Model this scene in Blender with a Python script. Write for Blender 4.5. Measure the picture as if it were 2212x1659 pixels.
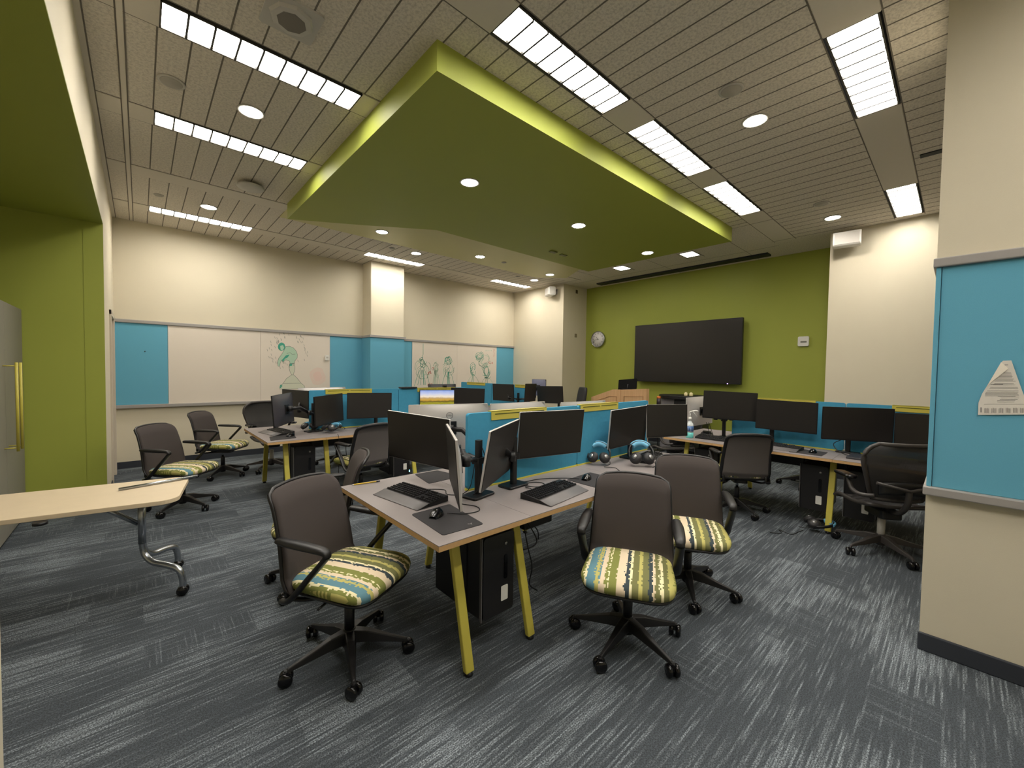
import bpy, bmesh, math, random
from mathutils import Vector, Matrix
random.seed(7)
for o in list(bpy.data.objects):
    bpy.data.objects.remove(o, do_unlink=True)
S = bpy.context.scene
COL = S.collection
R = math.radians

# ------------------------------------------------------------------ camera, world, exposure
CAM_H = 1.55
YAW, PITCH, ROLL = 0.73982182, -0.03194987, 0.01493044
fwd = Vector((math.sin(YAW)*math.cos(PITCH), math.cos(YAW)*math.cos(PITCH), math.sin(PITCH)))
rt0 = Vector((math.cos(YAW), -math.sin(YAW), 0)); up0 = rt0.cross(fwd)
rt = rt0*math.cos(ROLL) + up0*math.sin(ROLL); up = -rt0*math.sin(ROLL) + up0*math.cos(ROLL)
cd = bpy.data.cameras.new('camera'); cam = bpy.data.objects.new('camera', cd); COL.objects.link(cam)
m4 = Matrix((rt, up, -fwd)).transposed().to_4x4(); m4.translation = Vector((0, 0, CAM_H))
cam.matrix_world = m4
cd.sensor_fit = 'HORIZONTAL'; cd.sensor_width = 36.0; cd.lens = 880.96/2212*36.0
cd.clip_start = 0.05; cd.clip_end = 60
S.camera = cam
W = bpy.data.worlds.new('world'); S.world = W; W.use_nodes = True
W.node_tree.nodes['Background'].inputs[0].default_value = (0.9, 0.85, 0.75, 1)
W.node_tree.nodes['Background'].inputs[1].default_value = 0.02
S.view_settings.view_transform = 'Standard'
try: S.view_settings.look = 'None'
except Exception: pass
S.view_settings.gamma = 1.0
S.view_settings.use_curve_mapping = False
S.view_settings.exposure = 0.0
TROFFER_E = 33.0      # tube panels in the long louvred fixtures
DOWN_E = 170.0         # small round downlights
LIGHT_COL = (1.0, 0.945, 0.86)

# ------------------------------------------------------------------ materials
MATS = {}
def srgb(r, g, b):
    f = lambda c: (c/255/12.92) if c/255 <= 0.04045 else ((c/255+0.055)/1.055)**2.4
    return (f(r), f(g), f(b), 1)
def base_mat(name):
    m = bpy.data.materials.new(name); m.use_nodes = True
    return m, m.node_tree, m.node_tree.nodes['Principled BSDF']
def N(t, typ, **kw):
    n = t.nodes.new(typ)
    for k, v in kw.items(): setattr(n, k, v)
    return n
def mat(name, col, rough=0.6, metal=0.0, noise=0.0, nscale=40, bump=0.0, bscale=200, spec=0.5, coat=0.0):
    if name in MATS: return MATS[name]
    m, t, b = base_mat(name)
    c = col if len(col) == 4 else (*col, 1)
    b.inputs['Roughness'].default_value = rough
    b.inputs['Metallic'].default_value = metal
    b.inputs['Specular IOR Level'].default_value = spec
    if coat: b.inputs['Coat Weight'].default_value = coat
    tc = N(t, 'ShaderNodeTexCoord')
    nz = N(t, 'ShaderNodeTexNoise'); nz.inputs['Scale'].default_value = nscale; nz.inputs['Detail'].default_value = 3
    t.links.new(tc.outputs['Object'], nz.inputs['Vector'])
    mx = N(t, 'ShaderNodeMix', data_type='RGBA')
    k = max(noise, 0.02)
    mx.inputs[6].default_value = tuple(x*(1-k) for x in c[:3])+(1,)
    mx.inputs[7].default_value = tuple(min(1, x*(1+k)) for x in c[:3])+(1,)
    t.links.new(nz.outputs['Fac'], mx.inputs[0]); t.links.new(mx.outputs[2], b.inputs['Base Color'])
    if bump:
        n2 = N(t, 'ShaderNodeTexNoise'); n2.inputs['Scale'].default_value = bscale; n2.inputs['Detail'].default_value = 2
        t.links.new(tc.outputs['Object'], n2.inputs['Vector'])
        bp = N(t, 'ShaderNodeBump'); bp.inputs['Strength'].default_value = bump; bp.inputs['Distance'].default_value = 0.004
        t.links.new(n2.outputs['Fac'], bp.inputs['Height']); t.links.new(bp.outputs['Normal'], b.inputs['Normal'])
    MATS[name] = m
    return m
def emis(name, col, strength):
    if name in MATS: return MATS[name]
    m, t, b = base_mat(name)
    b.inputs['Base Color'].default_value = (0.9, 0.9, 0.9, 1)
    b.inputs['Emission Color'].default_value = (*col, 1)
    b.inputs['Emission Strength'].default_value = strength
    MATS[name] = m
    return m
M_BEIGE = mat('beige_paint', srgb(216, 207, 184), 0.75, noise=0.02, nscale=3, bump=0.15, bscale=350, spec=0.3)
M_GREEN = mat('green_paint', srgb(158, 166, 70), 0.55, noise=0.02, nscale=3, bump=0.12, bscale=350, spec=0.35)
M_BLUE = mat('blue_tackboard_fabric', srgb(104, 172, 198), 0.9, noise=0.05, nscale=300, bump=0.2, bscale=600, spec=0.2)
M_BLUEP = mat('blue_felt_screen', srgb(72, 150, 184), 0.95, noise=0.08, nscale=30, bump=0.2, bscale=700, spec=0.15)
M_RAIL = mat('grey_rail_laminate', srgb(158, 154, 150), 0.45, noise=0.03)
M_GRAYMET = mat('satin_aluminium', srgb(168, 168, 168), 0.35, metal=0.8)
M_COVE = mat('dark_rubber_base', srgb(48, 52, 60), 0.6)
M_WB = mat('whiteboard_enamel', srgb(226, 216, 202), 0.28, noise=0.02, nscale=2, spec=0.5)
M_BLK = mat('black_plastic', srgb(20, 20, 22), 0.42, bump=0.1, bscale=900)
M_BLKG = mat('gloss_black_plastic', srgb(12, 12, 14), 0.18)
M_FRAME = mat('chair_black_nylon', srgb(24, 23, 24), 0.4, bump=0.08, bscale=900)
M_BACKF = mat('charcoal_upholstery', srgb(74, 68, 66), 0.92, noise=0.05, nscale=350, bump=0.25, bscale=900, spec=0.2)
M_SCREEN = mat('dark_screen_glass', srgb(36, 33, 31), 0.42, spec=0.5)
M_SILV = mat('silver_monitor_shell', srgb(205, 200, 196), 0.35, metal=0.35)
M_DBACK = mat('dark_monitor_shell', srgb(64, 62, 68), 0.4)
M_YEL = mat('yellow_green_enamel', srgb(196, 184, 78), 0.4, noise=0.02)
M_YELT = mat('yellow_trim', srgb(214, 206, 84), 0.45)
M_DESK = mat('grey_laminate', srgb(140, 132, 130), 0.48, noise=0.04, nscale=8, spec=0.4)
M_PLY = mat('plywood_edge', srgb(200, 160, 108), 0.6, noise=0.12, nscale=60)
M_PC = mat('pc_case_black', srgb(26, 25, 27), 0.45, bump=0.1, bscale=700)
M_WHITE = mat('white_plastic', srgb(228, 226, 220), 0.4)
M_OFFW = mat('offwhite_steel', srgb(190, 186, 178), 0.5)
M_CHROME = mat('brushed_steel', srgb(175, 180, 186), 0.25, metal=0.95)
M_CABG = mat('grey_cabinet_laminate', srgb(132, 128, 118), 0.5, noise=0.03)
M_PAPER = mat('white_paper', srgb(222, 216, 206), 0.8)
M_INK = mat('grey_ink', srgb(110, 108, 108), 0.9)
M_MAPLE = mat('maple_laminate', srgb(212, 194, 164), 0.45, noise=0.05, nscale=10, spec=0.4)
M_MPAD = mat('black_mousepad_cloth', srgb(46, 44, 46), 0.85, noise=0.05, nscale=500)
M_BLUEB = mat('light_blue_headband', srgb(110, 180, 215), 0.6)
M_EARP = mat('dark_ear_pad', srgb(38, 37, 39), 0.55)
M_CABLE = mat('cable_rubber', srgb(22, 22, 24), 0.5)
M_KEYREST = mat('grey_palm_rest', srgb(112, 108, 108), 0.4)
M_DOOR = mat('door_frame_paint', srgb(196, 186, 168), 0.6)
M_INKG = mat('green_marker', srgb(70, 165, 140), 0.7)
M_INKGL = mat('pale_green_marker', srgb(178, 208, 182), 0.7)
M_INKD = mat('grey_marker', srgb(120, 128, 118), 0.7)
M_INKR = mat('red_marker', srgb(205, 105, 95), 0.7)
M_INKP = mat('pink_smear', srgb(226, 196, 184), 0.5)
M_WARM = emis('tube_glow', LIGHT_COL, TROFFER_E)
M_DOWN = emis('downlight_glow', (1.0, 0.92, 0.82), DOWN_E)
M_LEDP = emis('power_led_glow', (0.35, 0.2, 1.0), 4.0)
M_LEDC = emis('cyan_led_glow', (0.2, 0.9, 1.0), 3.0)
M_REFL = mat('white_reflector', srgb(235, 232, 225), 0.3, spec=0.6)
M_FIXR = mat('fixture_rim', srgb(66, 62, 54), 0.5)
M_CHAIRD = mat('dark_grey_vinyl', srgb(40, 40, 43), 0.6)

def m_carpet():
    m, t, b = base_mat('carpet_tiles')
    L = t.links.new
    b.inputs['Roughness'].default_value = 0.95; b.inputs['Specular IOR Level'].default_value = 0.1
    tc = N(t, 'ShaderNodeTexCoord'); sp = N(t, 'ShaderNodeSeparateXYZ'); L(tc.outputs['Object'], sp.inputs[0])
    def mth(op, a, bb=None, cc=None, clamp=False):
        n = N(t, 'ShaderNodeMath', operation=op, use_clamp=clamp)
        for i, v in enumerate((a, bb, cc)):
            if v is None: continue
            if isinstance(v, (int, float)): n.inputs[i].default_value = v
            else: L(v, n.inputs[i])
        return n.outputs[0]
    def mrange(v, a, bb, c=0.0, d=1.0):
        n = N(t, 'ShaderNodeMapRange'); n.interpolation_type = 'SMOOTHSTEP'
        for i, x in enumerate((a, bb, c, d)): n.inputs[i+1].default_value = x
        L(v, n.inputs[0]); return n.outputs[0]
    def rows(along, across, pitch, sx, seed, detail=2.0):
        """one independent dash pattern per yarn row"""
        row = mth('FLOOR', mth('DIVIDE', across, pitch))
        cv = N(t, 'ShaderNodeCombineXYZ'); L(mth('MULTIPLY', along, sx), cv.inputs[0]); L(mth('MULTIPLY', row, 7.31), cv.inputs[1]); cv.inputs[2].default_value = seed
        nz = N(t, 'ShaderNodeTexNoise'); nz.inputs['Scale'].default_value = 1; nz.inputs['Detail'].default_value = detail
        L(cv.outputs[0], nz.inputs['Vector'])
        fr = mth('FRACT', mth('DIVIDE', across, pitch))
        prof = mth('SUBTRACT', 1.0, mth('MULTIPLY', mth('ABSOLUTE', mth('SUBTRACT', fr, 0.5)), 1.7), clamp=True)
        return nz.outputs['Fac'], prof
    def noise(sx, sy, seed, detail=2):
        mp = N(t, 'ShaderNodeMapping'); mp.inputs['Scale'].default_value = (sx, sy, 1); mp.inputs['Location'].default_value = (seed, seed*2, 0)
        L(tc.outputs['Object'], mp.inputs['Vector'])
        nz = N(t, 'ShaderNodeTexNoise'); nz.inputs['Scale'].default_value = 1; nz.inputs['Detail'].default_value = detail
        L(mp.outputs['Vector'], nz.inputs['Vector']); return nz.outputs['Fac']
    def tile(w, h, off):
        br = N(t, 'ShaderNodeTexBrick'); br.offset = off
        br.inputs['Color1'].default_value = (0, 0, 0, 1); br.inputs['Color2'].default_value = (1, 1, 1, 1)
        br.inputs['Mortar Size'].default_value = 0.0; br.inputs['Scale'].default_value = 1.0
        br.inputs['Brick Width'].default_value = w; br.inputs['Row Height'].default_value = h
        L(tc.outputs['Object'], br.inputs['Vector'])
        sc = N(t, 'ShaderNodeSeparateColor'); L(br.outputs['Color'], sc.inputs[0]); return sc.outputs[0]
    X, Y = sp.outputs['X'], sp.outputs['Y']
    rnd = tile(0.50, 0.25, 0.5)
    nA, pA = rows(X, Y, 0.0090, 3.0, 0.0, 3.0); nB, pB = rows(Y, X, 0.0090, 3.0, 9.0, 3.0)
    cl = noise(1.3, 2.6, 3.0)
    thr = mth('ADD', mth('MULTIPLY', rnd, 0.16), mth('MULTIPLY', mth('SUBTRACT', cl, 0.5), 0.55))
    a = mth('MULTIPLY', mrange(mth('ADD', nA, thr), 0.54, 0.80), pA)
    a2 = mth('MULTIPLY', mrange(mth('ADD', nA, thr), 0.45, 0.85), 0.30)
    isB = mth('LESS_THAN', rnd, 0.16)
    bb = mth('MULTIPLY', mth('MULTIPLY', mrange(nB, 0.50, 0.72), pB), mth('MULTIPLY', isB, 0.45))
    fac = mth('ADD', mth('ADD', mth('MULTIPLY', a, 0.75), a2), bb, clamp=True)
    fine = N(t, 'ShaderNodeTexNoise'); fine.inputs['Scale'].default_value = 170; fine.inputs['Detail'].default_value = 3
    L(tc.outputs['Object'], fine.inputs['Vector'])
    fr_ = mrange(fine.outputs['Fac'], 0.36, 0.62, 0.25, 1.15)
    fac2 = mth('MULTIPLY', fac, fr_, clamp=True)
    mx = N(t, 'ShaderNodeMix', data_type='RGBA')
    mx.inputs[6].default_value = srgb(70, 75, 80); mx.inputs[7].default_value = srgb(140, 148, 154)
    L(fac2, mx.inputs[0])
    f3 = mrange(fine.outputs['Fac'], 0.35, 0.65, 0.72, 1.28)
    mul = N(t, 'ShaderNodeMix', data_type='RGBA', blend_type='MULTIPLY'); mul.inputs[0].default_value = 1
    cc = N(t, 'ShaderNodeCombineColor'); L(f3, cc.inputs[0]); L(f3, cc.inputs[1]); L(f3, cc.inputs[2])
    L(mx.outputs[2], mul.inputs[6]); L(cc.outputs[0], mul.inputs[7]); L(mul.outputs[2], b.inputs['Base Color'])
    bp = N(t, 'ShaderNodeBump'); bp.inputs['Strength'].default_value = 0.5; bp.inputs['Distance'].default_value = 0.004
    L(fine.outputs['Fac'], bp.inputs['Height']); L(bp.outputs['Normal'], b.inputs['Normal'])
    return m
M_CARPET = m_carpet()

def m_ceiling(name, lines, c1, c2):
    m, t, b = base_mat(name); L = t.links.new
    b.inputs['Roughness'].default_value = 0.9; b.inputs['Specular IOR Level'].default_value = 0.15
    tc = N(t, 'ShaderNodeTexCoord')
    nz = N(t, 'ShaderNodeTexNoise'); nz.inputs['Scale'].default_value = 55; nz.inputs['Detail'].default_value = 5; nz.inputs['Roughness'].default_value = 0.7
    L(tc.outputs['Object'], nz.inputs['Vector'])
    r = N(t, 'ShaderNodeMapRange'); r.inputs[1].default_value = 0.38; r.inputs[2].default_value = 0.56; L(nz.outputs['Fac'], r.inputs[0])
    mx = N(t, 'ShaderNodeMix', data_type='RGBA'); mx.inputs[6].default_value = c1; mx.inputs[7].default_value = c2
    L(r.outputs[0], mx.inputs[0]); L(mx.outputs[2], b.inputs['Base Color'])
    bp = N(t, 'ShaderNodeBump'); bp.inputs['Strength'].default_value = 0.4; bp.inputs['Distance'].default_value = 0.003
    L(nz.outputs['Fac'], bp.inputs['Height']); L(bp.outputs['Normal'], b.inputs['Normal'])
    return m
M_PLANK = m_ceiling('mineral_ceiling_plank', True, srgb(196, 188, 176), srgb(222, 214, 200))
M_BAND = mat('ceiling_gypsum_band', srgb(214, 206, 192), 0.8, noise=0.02)
M_GROOVE = mat('ceiling_groove_shadow_gap', srgb(112, 105, 95), 0.9)

def m_wood(name, ca, cb):
    m, t, b = base_mat(name); L = t.links.new
    b.inputs['Roughness'].default_value = 0.45
    tc = N(t, 'ShaderNodeTexCoord'); mp = N(t, 'ShaderNodeMapping'); mp.inputs['Scale'].default_value = (30, 30, 1.5)
    L(tc.outputs['Object'], mp.inputs['Vector'])
    nz = N(t, 'ShaderNodeTexNoise'); nz.inputs['Scale'].default_value = 1.6; nz.inputs['Detail'].default_value = 5
    L(mp.outputs['Vector'], nz.inputs['Vector'])
    mx = N(t, 'ShaderNodeMix', data_type='RGBA'); mx.inputs[6].default_value = ca; mx.inputs[7].default_value = cb
    L(nz.outputs['Fac'], mx.inputs[0]); L(mx.outputs[2], b.inputs['Base Color'])
    return m
M_OAK = m_wood('oak_veneer', srgb(196, 150, 104), srgb(232, 192, 146))

def m_fabric():
    m, t, b = base_mat('striped_pixel_fabric'); L = t.links.new
    b.inputs['Roughness'].default_value = 0.85; b.inputs['Specular IOR Level'].default_value = 0.2
    tc = N(t, 'ShaderNodeTexCoord')
    sp = N(t, 'ShaderNodeSeparateXYZ'); L(tc.outputs['Object'], sp.inputs[0])
    def mth(op, a, bb=None, clamp=False):
        n = N(t, 'ShaderNodeMath', operation=op, use_clamp=clamp)
        for i, v in enumerate((a, bb)):
            if v is None: continue
            if isinstance(v, (int, float)): n.inputs[i].default_value = v
            else: L(v, n.inputs[i])
        return n.outputs[0]
    px = 0.0065
    qx = mth('SNAP', sp.outputs['X'], px*1.7); qy = mth('SNAP', sp.outputs['Y'], px)
    cv = N(t, 'ShaderNodeCombineXYZ'); L(qx, cv.inputs[0]); L(qy, cv.inputs[1])
    wn = N(t, 'ShaderNodeTexWhiteNoise', noise_dimensions='2D'); L(cv.outputs[0], wn.inputs['Vector'])
    jit = mth('MULTIPLY', mth('SUBTRACT', wn.outputs['Value'], 0.5), 0.034)
    # only some pixels jump to a neighbouring stripe
    gate = mth('GREATER_THAN', wn.outputs['Value'], 0.74)
    u = mth('ADD', mth('DIVIDE', mth('ADD', qy, 0.27), 0.54), mth('MULTIPLY', jit, mth('ADD', gate, 0.05)))
    ramp = N(t, 'ShaderNodeValToRGB'); ramp.color_ramp.interpolation = 'CONSTANT'
    G = srgb(130, 134, 72); C = srgb(224, 206, 176); K = srgb(62, 72, 76); B = srgb(98, 138, 150); Y = srgb(188, 180, 108); O = srgb(118, 118, 76); CR = srgb(236, 226, 184)
    seq = [(0, Y), (.04, G), (.08, CR), (.105, B), (.185, Y), (.225, B), (.245, C), (.29, G), (.31, CR), (.325, G), (.395, C), (.48, K), (.515, CR), (.54, O),
           (.60, Y), (.64, O), (.70, K), (.73, C), (.76, O), (.80, CR), (.83, O), (.88, Y), (.93, G), (.97, C)]
    e = ramp.color_ramp.elements
    e[0].position = 0; e[0].color = seq[0][1]; e[1].position = seq[1][0]; e[1].color = seq[1][1]
    for p_, c_ in seq[2:]:
        k = e.new(p_); k.color = c_
    L(u, ramp.inputs[0])
    L(ramp.outputs[0], b.inputs['Base Color'])
    return m
M_SEAT = m_fabric()

def m_mesh(name, col, holes):
    m, t, b = base_mat(name); L = t.links.new
    b.inputs['Base Color'].default_value = col; b.inputs['Roughness'].default_value = 0.6
    tc = N(t, 'ShaderNodeTexCoord')
    wv = N(t, 'ShaderNodeTexWave'); wv.wave_type = 'BANDS'; wv.bands_direction = 'Z'; wv.inputs['Scale'].default_value = 60
    L(tc.outputs['Object'], wv.inputs['Vector'])
    wv2 = N(t, 'ShaderNodeTexWave'); wv2.wave_type = 'BANDS'; wv2.bands_direction = 'Y'; wv2.inputs['Scale'].default_value = 70
    L(tc.outputs['Object'], wv2.inputs['Vector'])
    mx = N(t, 'ShaderNodeMath', operation='MULTIPLY'); L(wv.outputs['Fac'], mx.inputs[0]); L(wv2.outputs['Fac'], mx.inputs[1])
    mr = N(t, 'ShaderNodeMapRange'); mr.inputs[1].default_value = 0.25; mr.inputs[2].default_value = 0.4; mr.inputs[3].default_value = 1.0; mr.inputs[4].default_value = holes
    L(mx.outputs[0], mr.inputs[0]); L(mr.outputs[0], b.inputs['Alpha'])
    return m
M_MESH = m_mesh('woven_chair_mesh', srgb(52, 50, 50), 0.35)

def m_sunset():
    m, t, b = base_mat('landscape_wallpaper'); L = t.links.new
    tc = N(t, 'ShaderNodeTexCoord'); sp = N(t, 'ShaderNodeSeparateXYZ'); L(tc.outputs['Generated'], sp.inputs[0])
    nz = N(t, 'ShaderNodeTexNoise'); nz.inputs['Scale'].default_value = 6; nz.inputs['Detail'].default_value = 5; L(tc.outputs['Generated'], nz.inputs['Vector'])
    ad = N(t, 'ShaderNodeMath', operation='MULTIPLY_ADD'); ad.inputs[1].default_value = 0.16; L(nz.outputs['Fac'], ad.inputs[0]); L(sp.outputs['Z'], ad.inputs[2])
    sb = N(t, 'ShaderNodeMath', operation='SUBTRACT'); sb.inputs[1].default_value = 0.08; L(ad.outputs[0], sb.inputs[0])
    rp = N(t, 'ShaderNodeValToRGB'); L(sb.outputs[0], rp.inputs[0]); e = rp.color_ramp.elements
    e[0].position = 0; e[0].color = srgb(70, 90, 20); e[1].position = 1; e[1].color = srgb(140, 165, 225)
    for p_, c_ in [(.2, srgb(120, 130, 20)), (.34, srgb(160, 150, 40)), (.42, srgb(90, 80, 30)), (.5, srgb(205, 160, 60)), (.6, srgb(190, 160, 110)), (.66, srgb(240, 225, 200)), (.8, srgb(200, 205, 230))]:
        k = e.new(p_); k.color = c_
    b.inputs['Base Color'].default_value = (0.01, 0.01, 0.01, 1)
    L(rp.outputs[0], b.inputs['Emission Color']); b.inputs['Emission Strength'].default_value = 1.0
    b.inputs['Roughness'].default_value = 0.3
    return m
M_SUNSET = m_sunset()

# ------------------------------------------------------------------ mesh building
def frame_of(d, hint=Vector((0, 0, 1))):
    d = d.normalized()
    if abs(d.dot(hint)) > 0.98: hint = Vector((1, 0, 0))
    a = d.cross(hint).normalized(); return a, a.cross(d).normalized()

class MB:
    """collects shapes into one mesh"""
    def __init__(s): s.v = []; s.f = []; s.sm = []
    def add(s, vs, fs, smooth=False):
        o = len(s.v); s.v += [tuple(x) for x in vs]
        for f in fs: s.f.append(tuple(i+o for i in f)); s.sm.append(smooth)
        return s
    def box(s, x0, x1, y0, y1, z0, z1, mtx=None):
        vs = [Vector((x, y, z)) for z in (z0, z1) for y in (y0, y1) for x in (x0, x1)]
        if mtx: vs = [mtx @ v for v in vs]
        return s.add(vs, [(0, 2, 3, 1), (4, 5, 7, 6), (0, 1, 5, 4), (2, 6, 7, 3), (0, 4, 6, 2), (1, 3, 7, 5)])
    def rbox(s, x0, x1, y0, y1, z0, z1, r=0.01, axis='z', mtx=None, n=4, chamfer=0.0):
        """box with rounded corners around one axis (rounded outline extruded), optional chamfered rims"""
        ax = {'z': (0, 1, 2), 'y': (0, 2, 1), 'x': (1, 2, 0)}[axis]
        lo = (x0, y0, z0); hi = (x1, y1, z1)
        a0, a1 = lo[ax[0]], hi[ax[0]]; b0, b1 = lo[ax[1]], hi[ax[1]]; c0, c1 = lo[ax[2]], hi[ax[2]]
        r = min(r, (a1-a0)/2-1e-4, (b1-b0)/2-1e-4)
        def ring(ins):
            rr = max(r-ins, 0.0005); p = []
            for (ca, cb, st) in ((a1-ins-rr, b1-ins-rr, 0), (a0+ins+rr, b1-ins-rr, 90), (a0+ins+rr, b0+ins+rr, 180), (a1-ins-rr, b0+ins+rr, 270)):
                for k in range(n+1):
                    t = R(st+90*k/n); p.append((ca+rr*math.cos(t), cb+rr*math.sin(t)))
            return p
        lv = [(c0, chamfer), (c0+chamfer, 0), (c1-chamfer, 0), (c1, chamfer)] if chamfer else [(c0, 0), (c1, 0)]
        vs = []; m = 4*(n+1)
        for c, ins in lv:
            for a, b_ in ring(ins):
                q = [0, 0, 0]; q[ax[0]] = a; q[ax[1]] = b_; q[ax[2]] = c; v = Vector(q); vs.append(mtx @ v if mtx else v)
        fs = []
        for k in range(len(lv)-1):
            for i in range(m): j = (i+1) % m; fs.append((k*m+i, k*m+j, (k+1)*m+j, (k+1)*m+i))
        fs.append(tuple(range(m))[::-1]); fs.append(tuple(range((len(lv)-1)*m, len(lv)*m)))
        return s.add(vs, fs)
    def tube(s, pts, r, n=8, closed=False, flat=1.0, hint=Vector((0, 0, 1)), cap=True, radii=None):
        pts = [Vector(p) for p in pts]; m = len(pts); vs = []
        for i, p in enumerate(pts):
            if closed: d = pts[(i+1) % m]-pts[i-1]
            else: d = pts[min(i+1, m-1)]-pts[max(i-1, 0)]
            a, b_ = frame_of(d, hint); rr = radii[i] if radii else r
            for k in range(n):
                t = 2*math.pi*k/n; vs.append(p+a*(rr*math.cos(t))+b_*(rr*flat*math.sin(t)))
        fs = []
        for i in range(m if closed else m-1):
            j = (i+1) % m
            for k in range(n): l = (k+1) % n; fs.append((i*n+k, i*n+l, j*n+l, j*n+k))
        s.add(vs, fs, True)
        if cap and not closed:
            o = len(s.v)-m*n
            s.f.append(tuple(range(o, o+n))[::-1]); s.sm.append(False)
            s.f.append(tuple(range(o+(m-1)*n, o+m*n))); s.sm.append(False)
        return s
    def lathe(s, prof, c=(0, 0, 0), n=20, axis=Vector((0, 0, 1)), smooth=True, endcap=True):
        a, b_ = frame_of(axis, Vector((0, 1, 0)) if abs(axis.z) > .9 else Vector((0, 0, 1))); c = Vector(c); ax = axis.normalized(); vs = []
        for r, h in prof:
            for k in range(n):
                t = 2*math.pi*k/n; vs.append(c+ax*h+a*(r*math.cos(t))+b_*(r*math.sin(t)))
        fs = []
        for i in range(len(prof)-1):
            for k in range(n): l = (k+1) % n; fs.append((i*n+k, i*n+l, (i+1)*n+l, (i+1)*n+k))
        s.add(vs, fs, smooth)
        o = len(s.v)-len(prof)*n
        if prof[0][0] > 1e-4: s.f.append(tuple(range(o, o+n))[::-1]); s.sm.append(False)
        if prof[-1][0] > 1e-4 and endcap: s.f.append(tuple(range(o+(len(prof)-1)*n, o+len(prof)*n))); s.sm.append(False)
        return s
    def grid(s, fn, nu, nv, thick=None, smooth=True):
        """surface fn(u,v)->(point, normal); with thickness it becomes a closed slab"""
        top = []; bot = []
        for j in range(nv+1):
            for i in range(nu+1):
                p, nn = fn(i/nu, j/nv); p = Vector(p)
                top.append(p)
                if thick: bot.append(p-Vector(nn)*thick)
        fs = []; w = nu+1
        for j in range(nv):
            for i in range(nu): fs.append((j*w+i, j*w+i+1, (j+1)*w+i+1, (j+1)*w+i))
        if not thick: return s.add(top, fs, smooth)
        o = len(top); f2 = [tuple(o+k for k in f[::-1]) for f in fs]
        side = []
        for i in range(nu):
            side.append((i+1, i, o+i, o+i+1)); k = nv*w; side.append((k+i, k+i+1, o+k+i+1, o+k+i))
        for j in range(nv):
            side.append((j*w, (j+1)*w, o+(j+1)*w, o+j*w)); k = nu; side.append(((j+1)*w+k, j*w+k, o+j*w+k, o+(j+1)*w+k))
        return s.add(top+bot, fs+f2+side, smooth)
    def prism(s, poly, z0, z1, mtx=None):
        n = len(poly); vs = [Vector((x, y, z)) for z in (z0, z1) for x, y in poly]
        if mtx: vs = [mtx @ v for v in vs]
        return s.add(vs, [tuple(range(n))[::-1], tuple(range(n, 2*n))]+[(i, (i+1) % n, n+(i+1) % n, n+i) for i in range(n)])
    def build(s, name, m, parent=None, bevel=0.0, subsurf=0, smooth=None, loc=None, fix=True):
        me = bpy.data.meshes.new(name); me.from_pydata(s.v, [], s.f)
        for p, q in zip(me.polygons, s.sm): p.use_smooth = q if smooth is None else smooth
        if fix:
            bm = bmesh.new(); bm.from_mesh(me); bmesh.ops.recalc_face_normals(bm, faces=bm.faces); bm.to_mesh(me); bm.free()
        me.materials.append(m); me.update()
        o = bpy.data.objects.new(name, me); COL.objects.link(o)
        if parent: o.parent = parent
        if loc: o.location = loc
        if bevel:
            b = o.modifiers.new('bevel', 'BEVEL'); b.width = bevel; b.segments = 2; b.limit_method = 'ANGLE'; b.angle_limit = R(40)
        if subsurf:
            b = o.modifiers.new('sub', 'SUBSURF'); b.levels = subsurf; b.render_levels = subsurf
        return o
def tag(o, label, cat, group=None):
    o['label'] = label; o['category'] = cat
    if group: o['group'] = group
    return o
def thing(name, label, cat, loc=(0, 0, 0), rz=0.0, group=None):
    o = bpy.data.objects.new(name, None); COL.objects.link(o); o.empty_display_size = 0.1
    o.location = loc; o.rotation_euler = (0, 0, rz)
    return tag(o, label, cat, group)
def struct(name, mb, m, **kw):
    o = mb.build(name, m, **kw)
    if not kw.get('parent'): o['kind'] = 'structure'
    return o
def dup(root, loc=None, rz=None, label=None, group=None):
    def rec(o, par):
        c = o.copy(); COL.objects.link(c)
        if par: c.parent = par
        for ch in [x for x in kids.get(o.name, [])]: rec(ch, c)
        return c
    kids = {}
    for o in list(bpy.data.objects):
        if o.parent: kids.setdefault(o.parent.name, []).append(o)
    r = rec(root, None)
    if loc is not None: r.location = loc
    if rz is not None: r.rotation_euler = (0, 0, rz)
    if label: r['label'] = label
    if group: r['group'] = group
    return r
def B(x0, x1, y0, y1, z0, z1): return MB().box(x0, x1, y0, y1, z0, z1)
def smooth_path(pts, k=6):
    pts = [Vector(p) for p in pts]; out = []
    for i in range(len(pts)-1):
        p0 = pts[max(i-1, 0)]; p1 = pts[i]; p2 = pts[i+1]; p3 = pts[min(i+2, len(pts)-1)]
        for j in range(k):
            t = j/k; out.append(0.5*((2*p1)+(p2-p0)*t+(2*p0-5*p1+4*p2-p3)*t*t+(3*p1-p0-3*p2+p3)*t**3))
    out.append(pts[-1]); return out

# ------------------------------------------------------------------ the room
ZC = 3.71
XL, YW, XTV, XR1 = -0.275, 8.40, 8.62, 7.70
struct('floor', B(-3.2, 9.2, -2.6, 9.0, -0.05, 0), M_CARPET)
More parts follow.
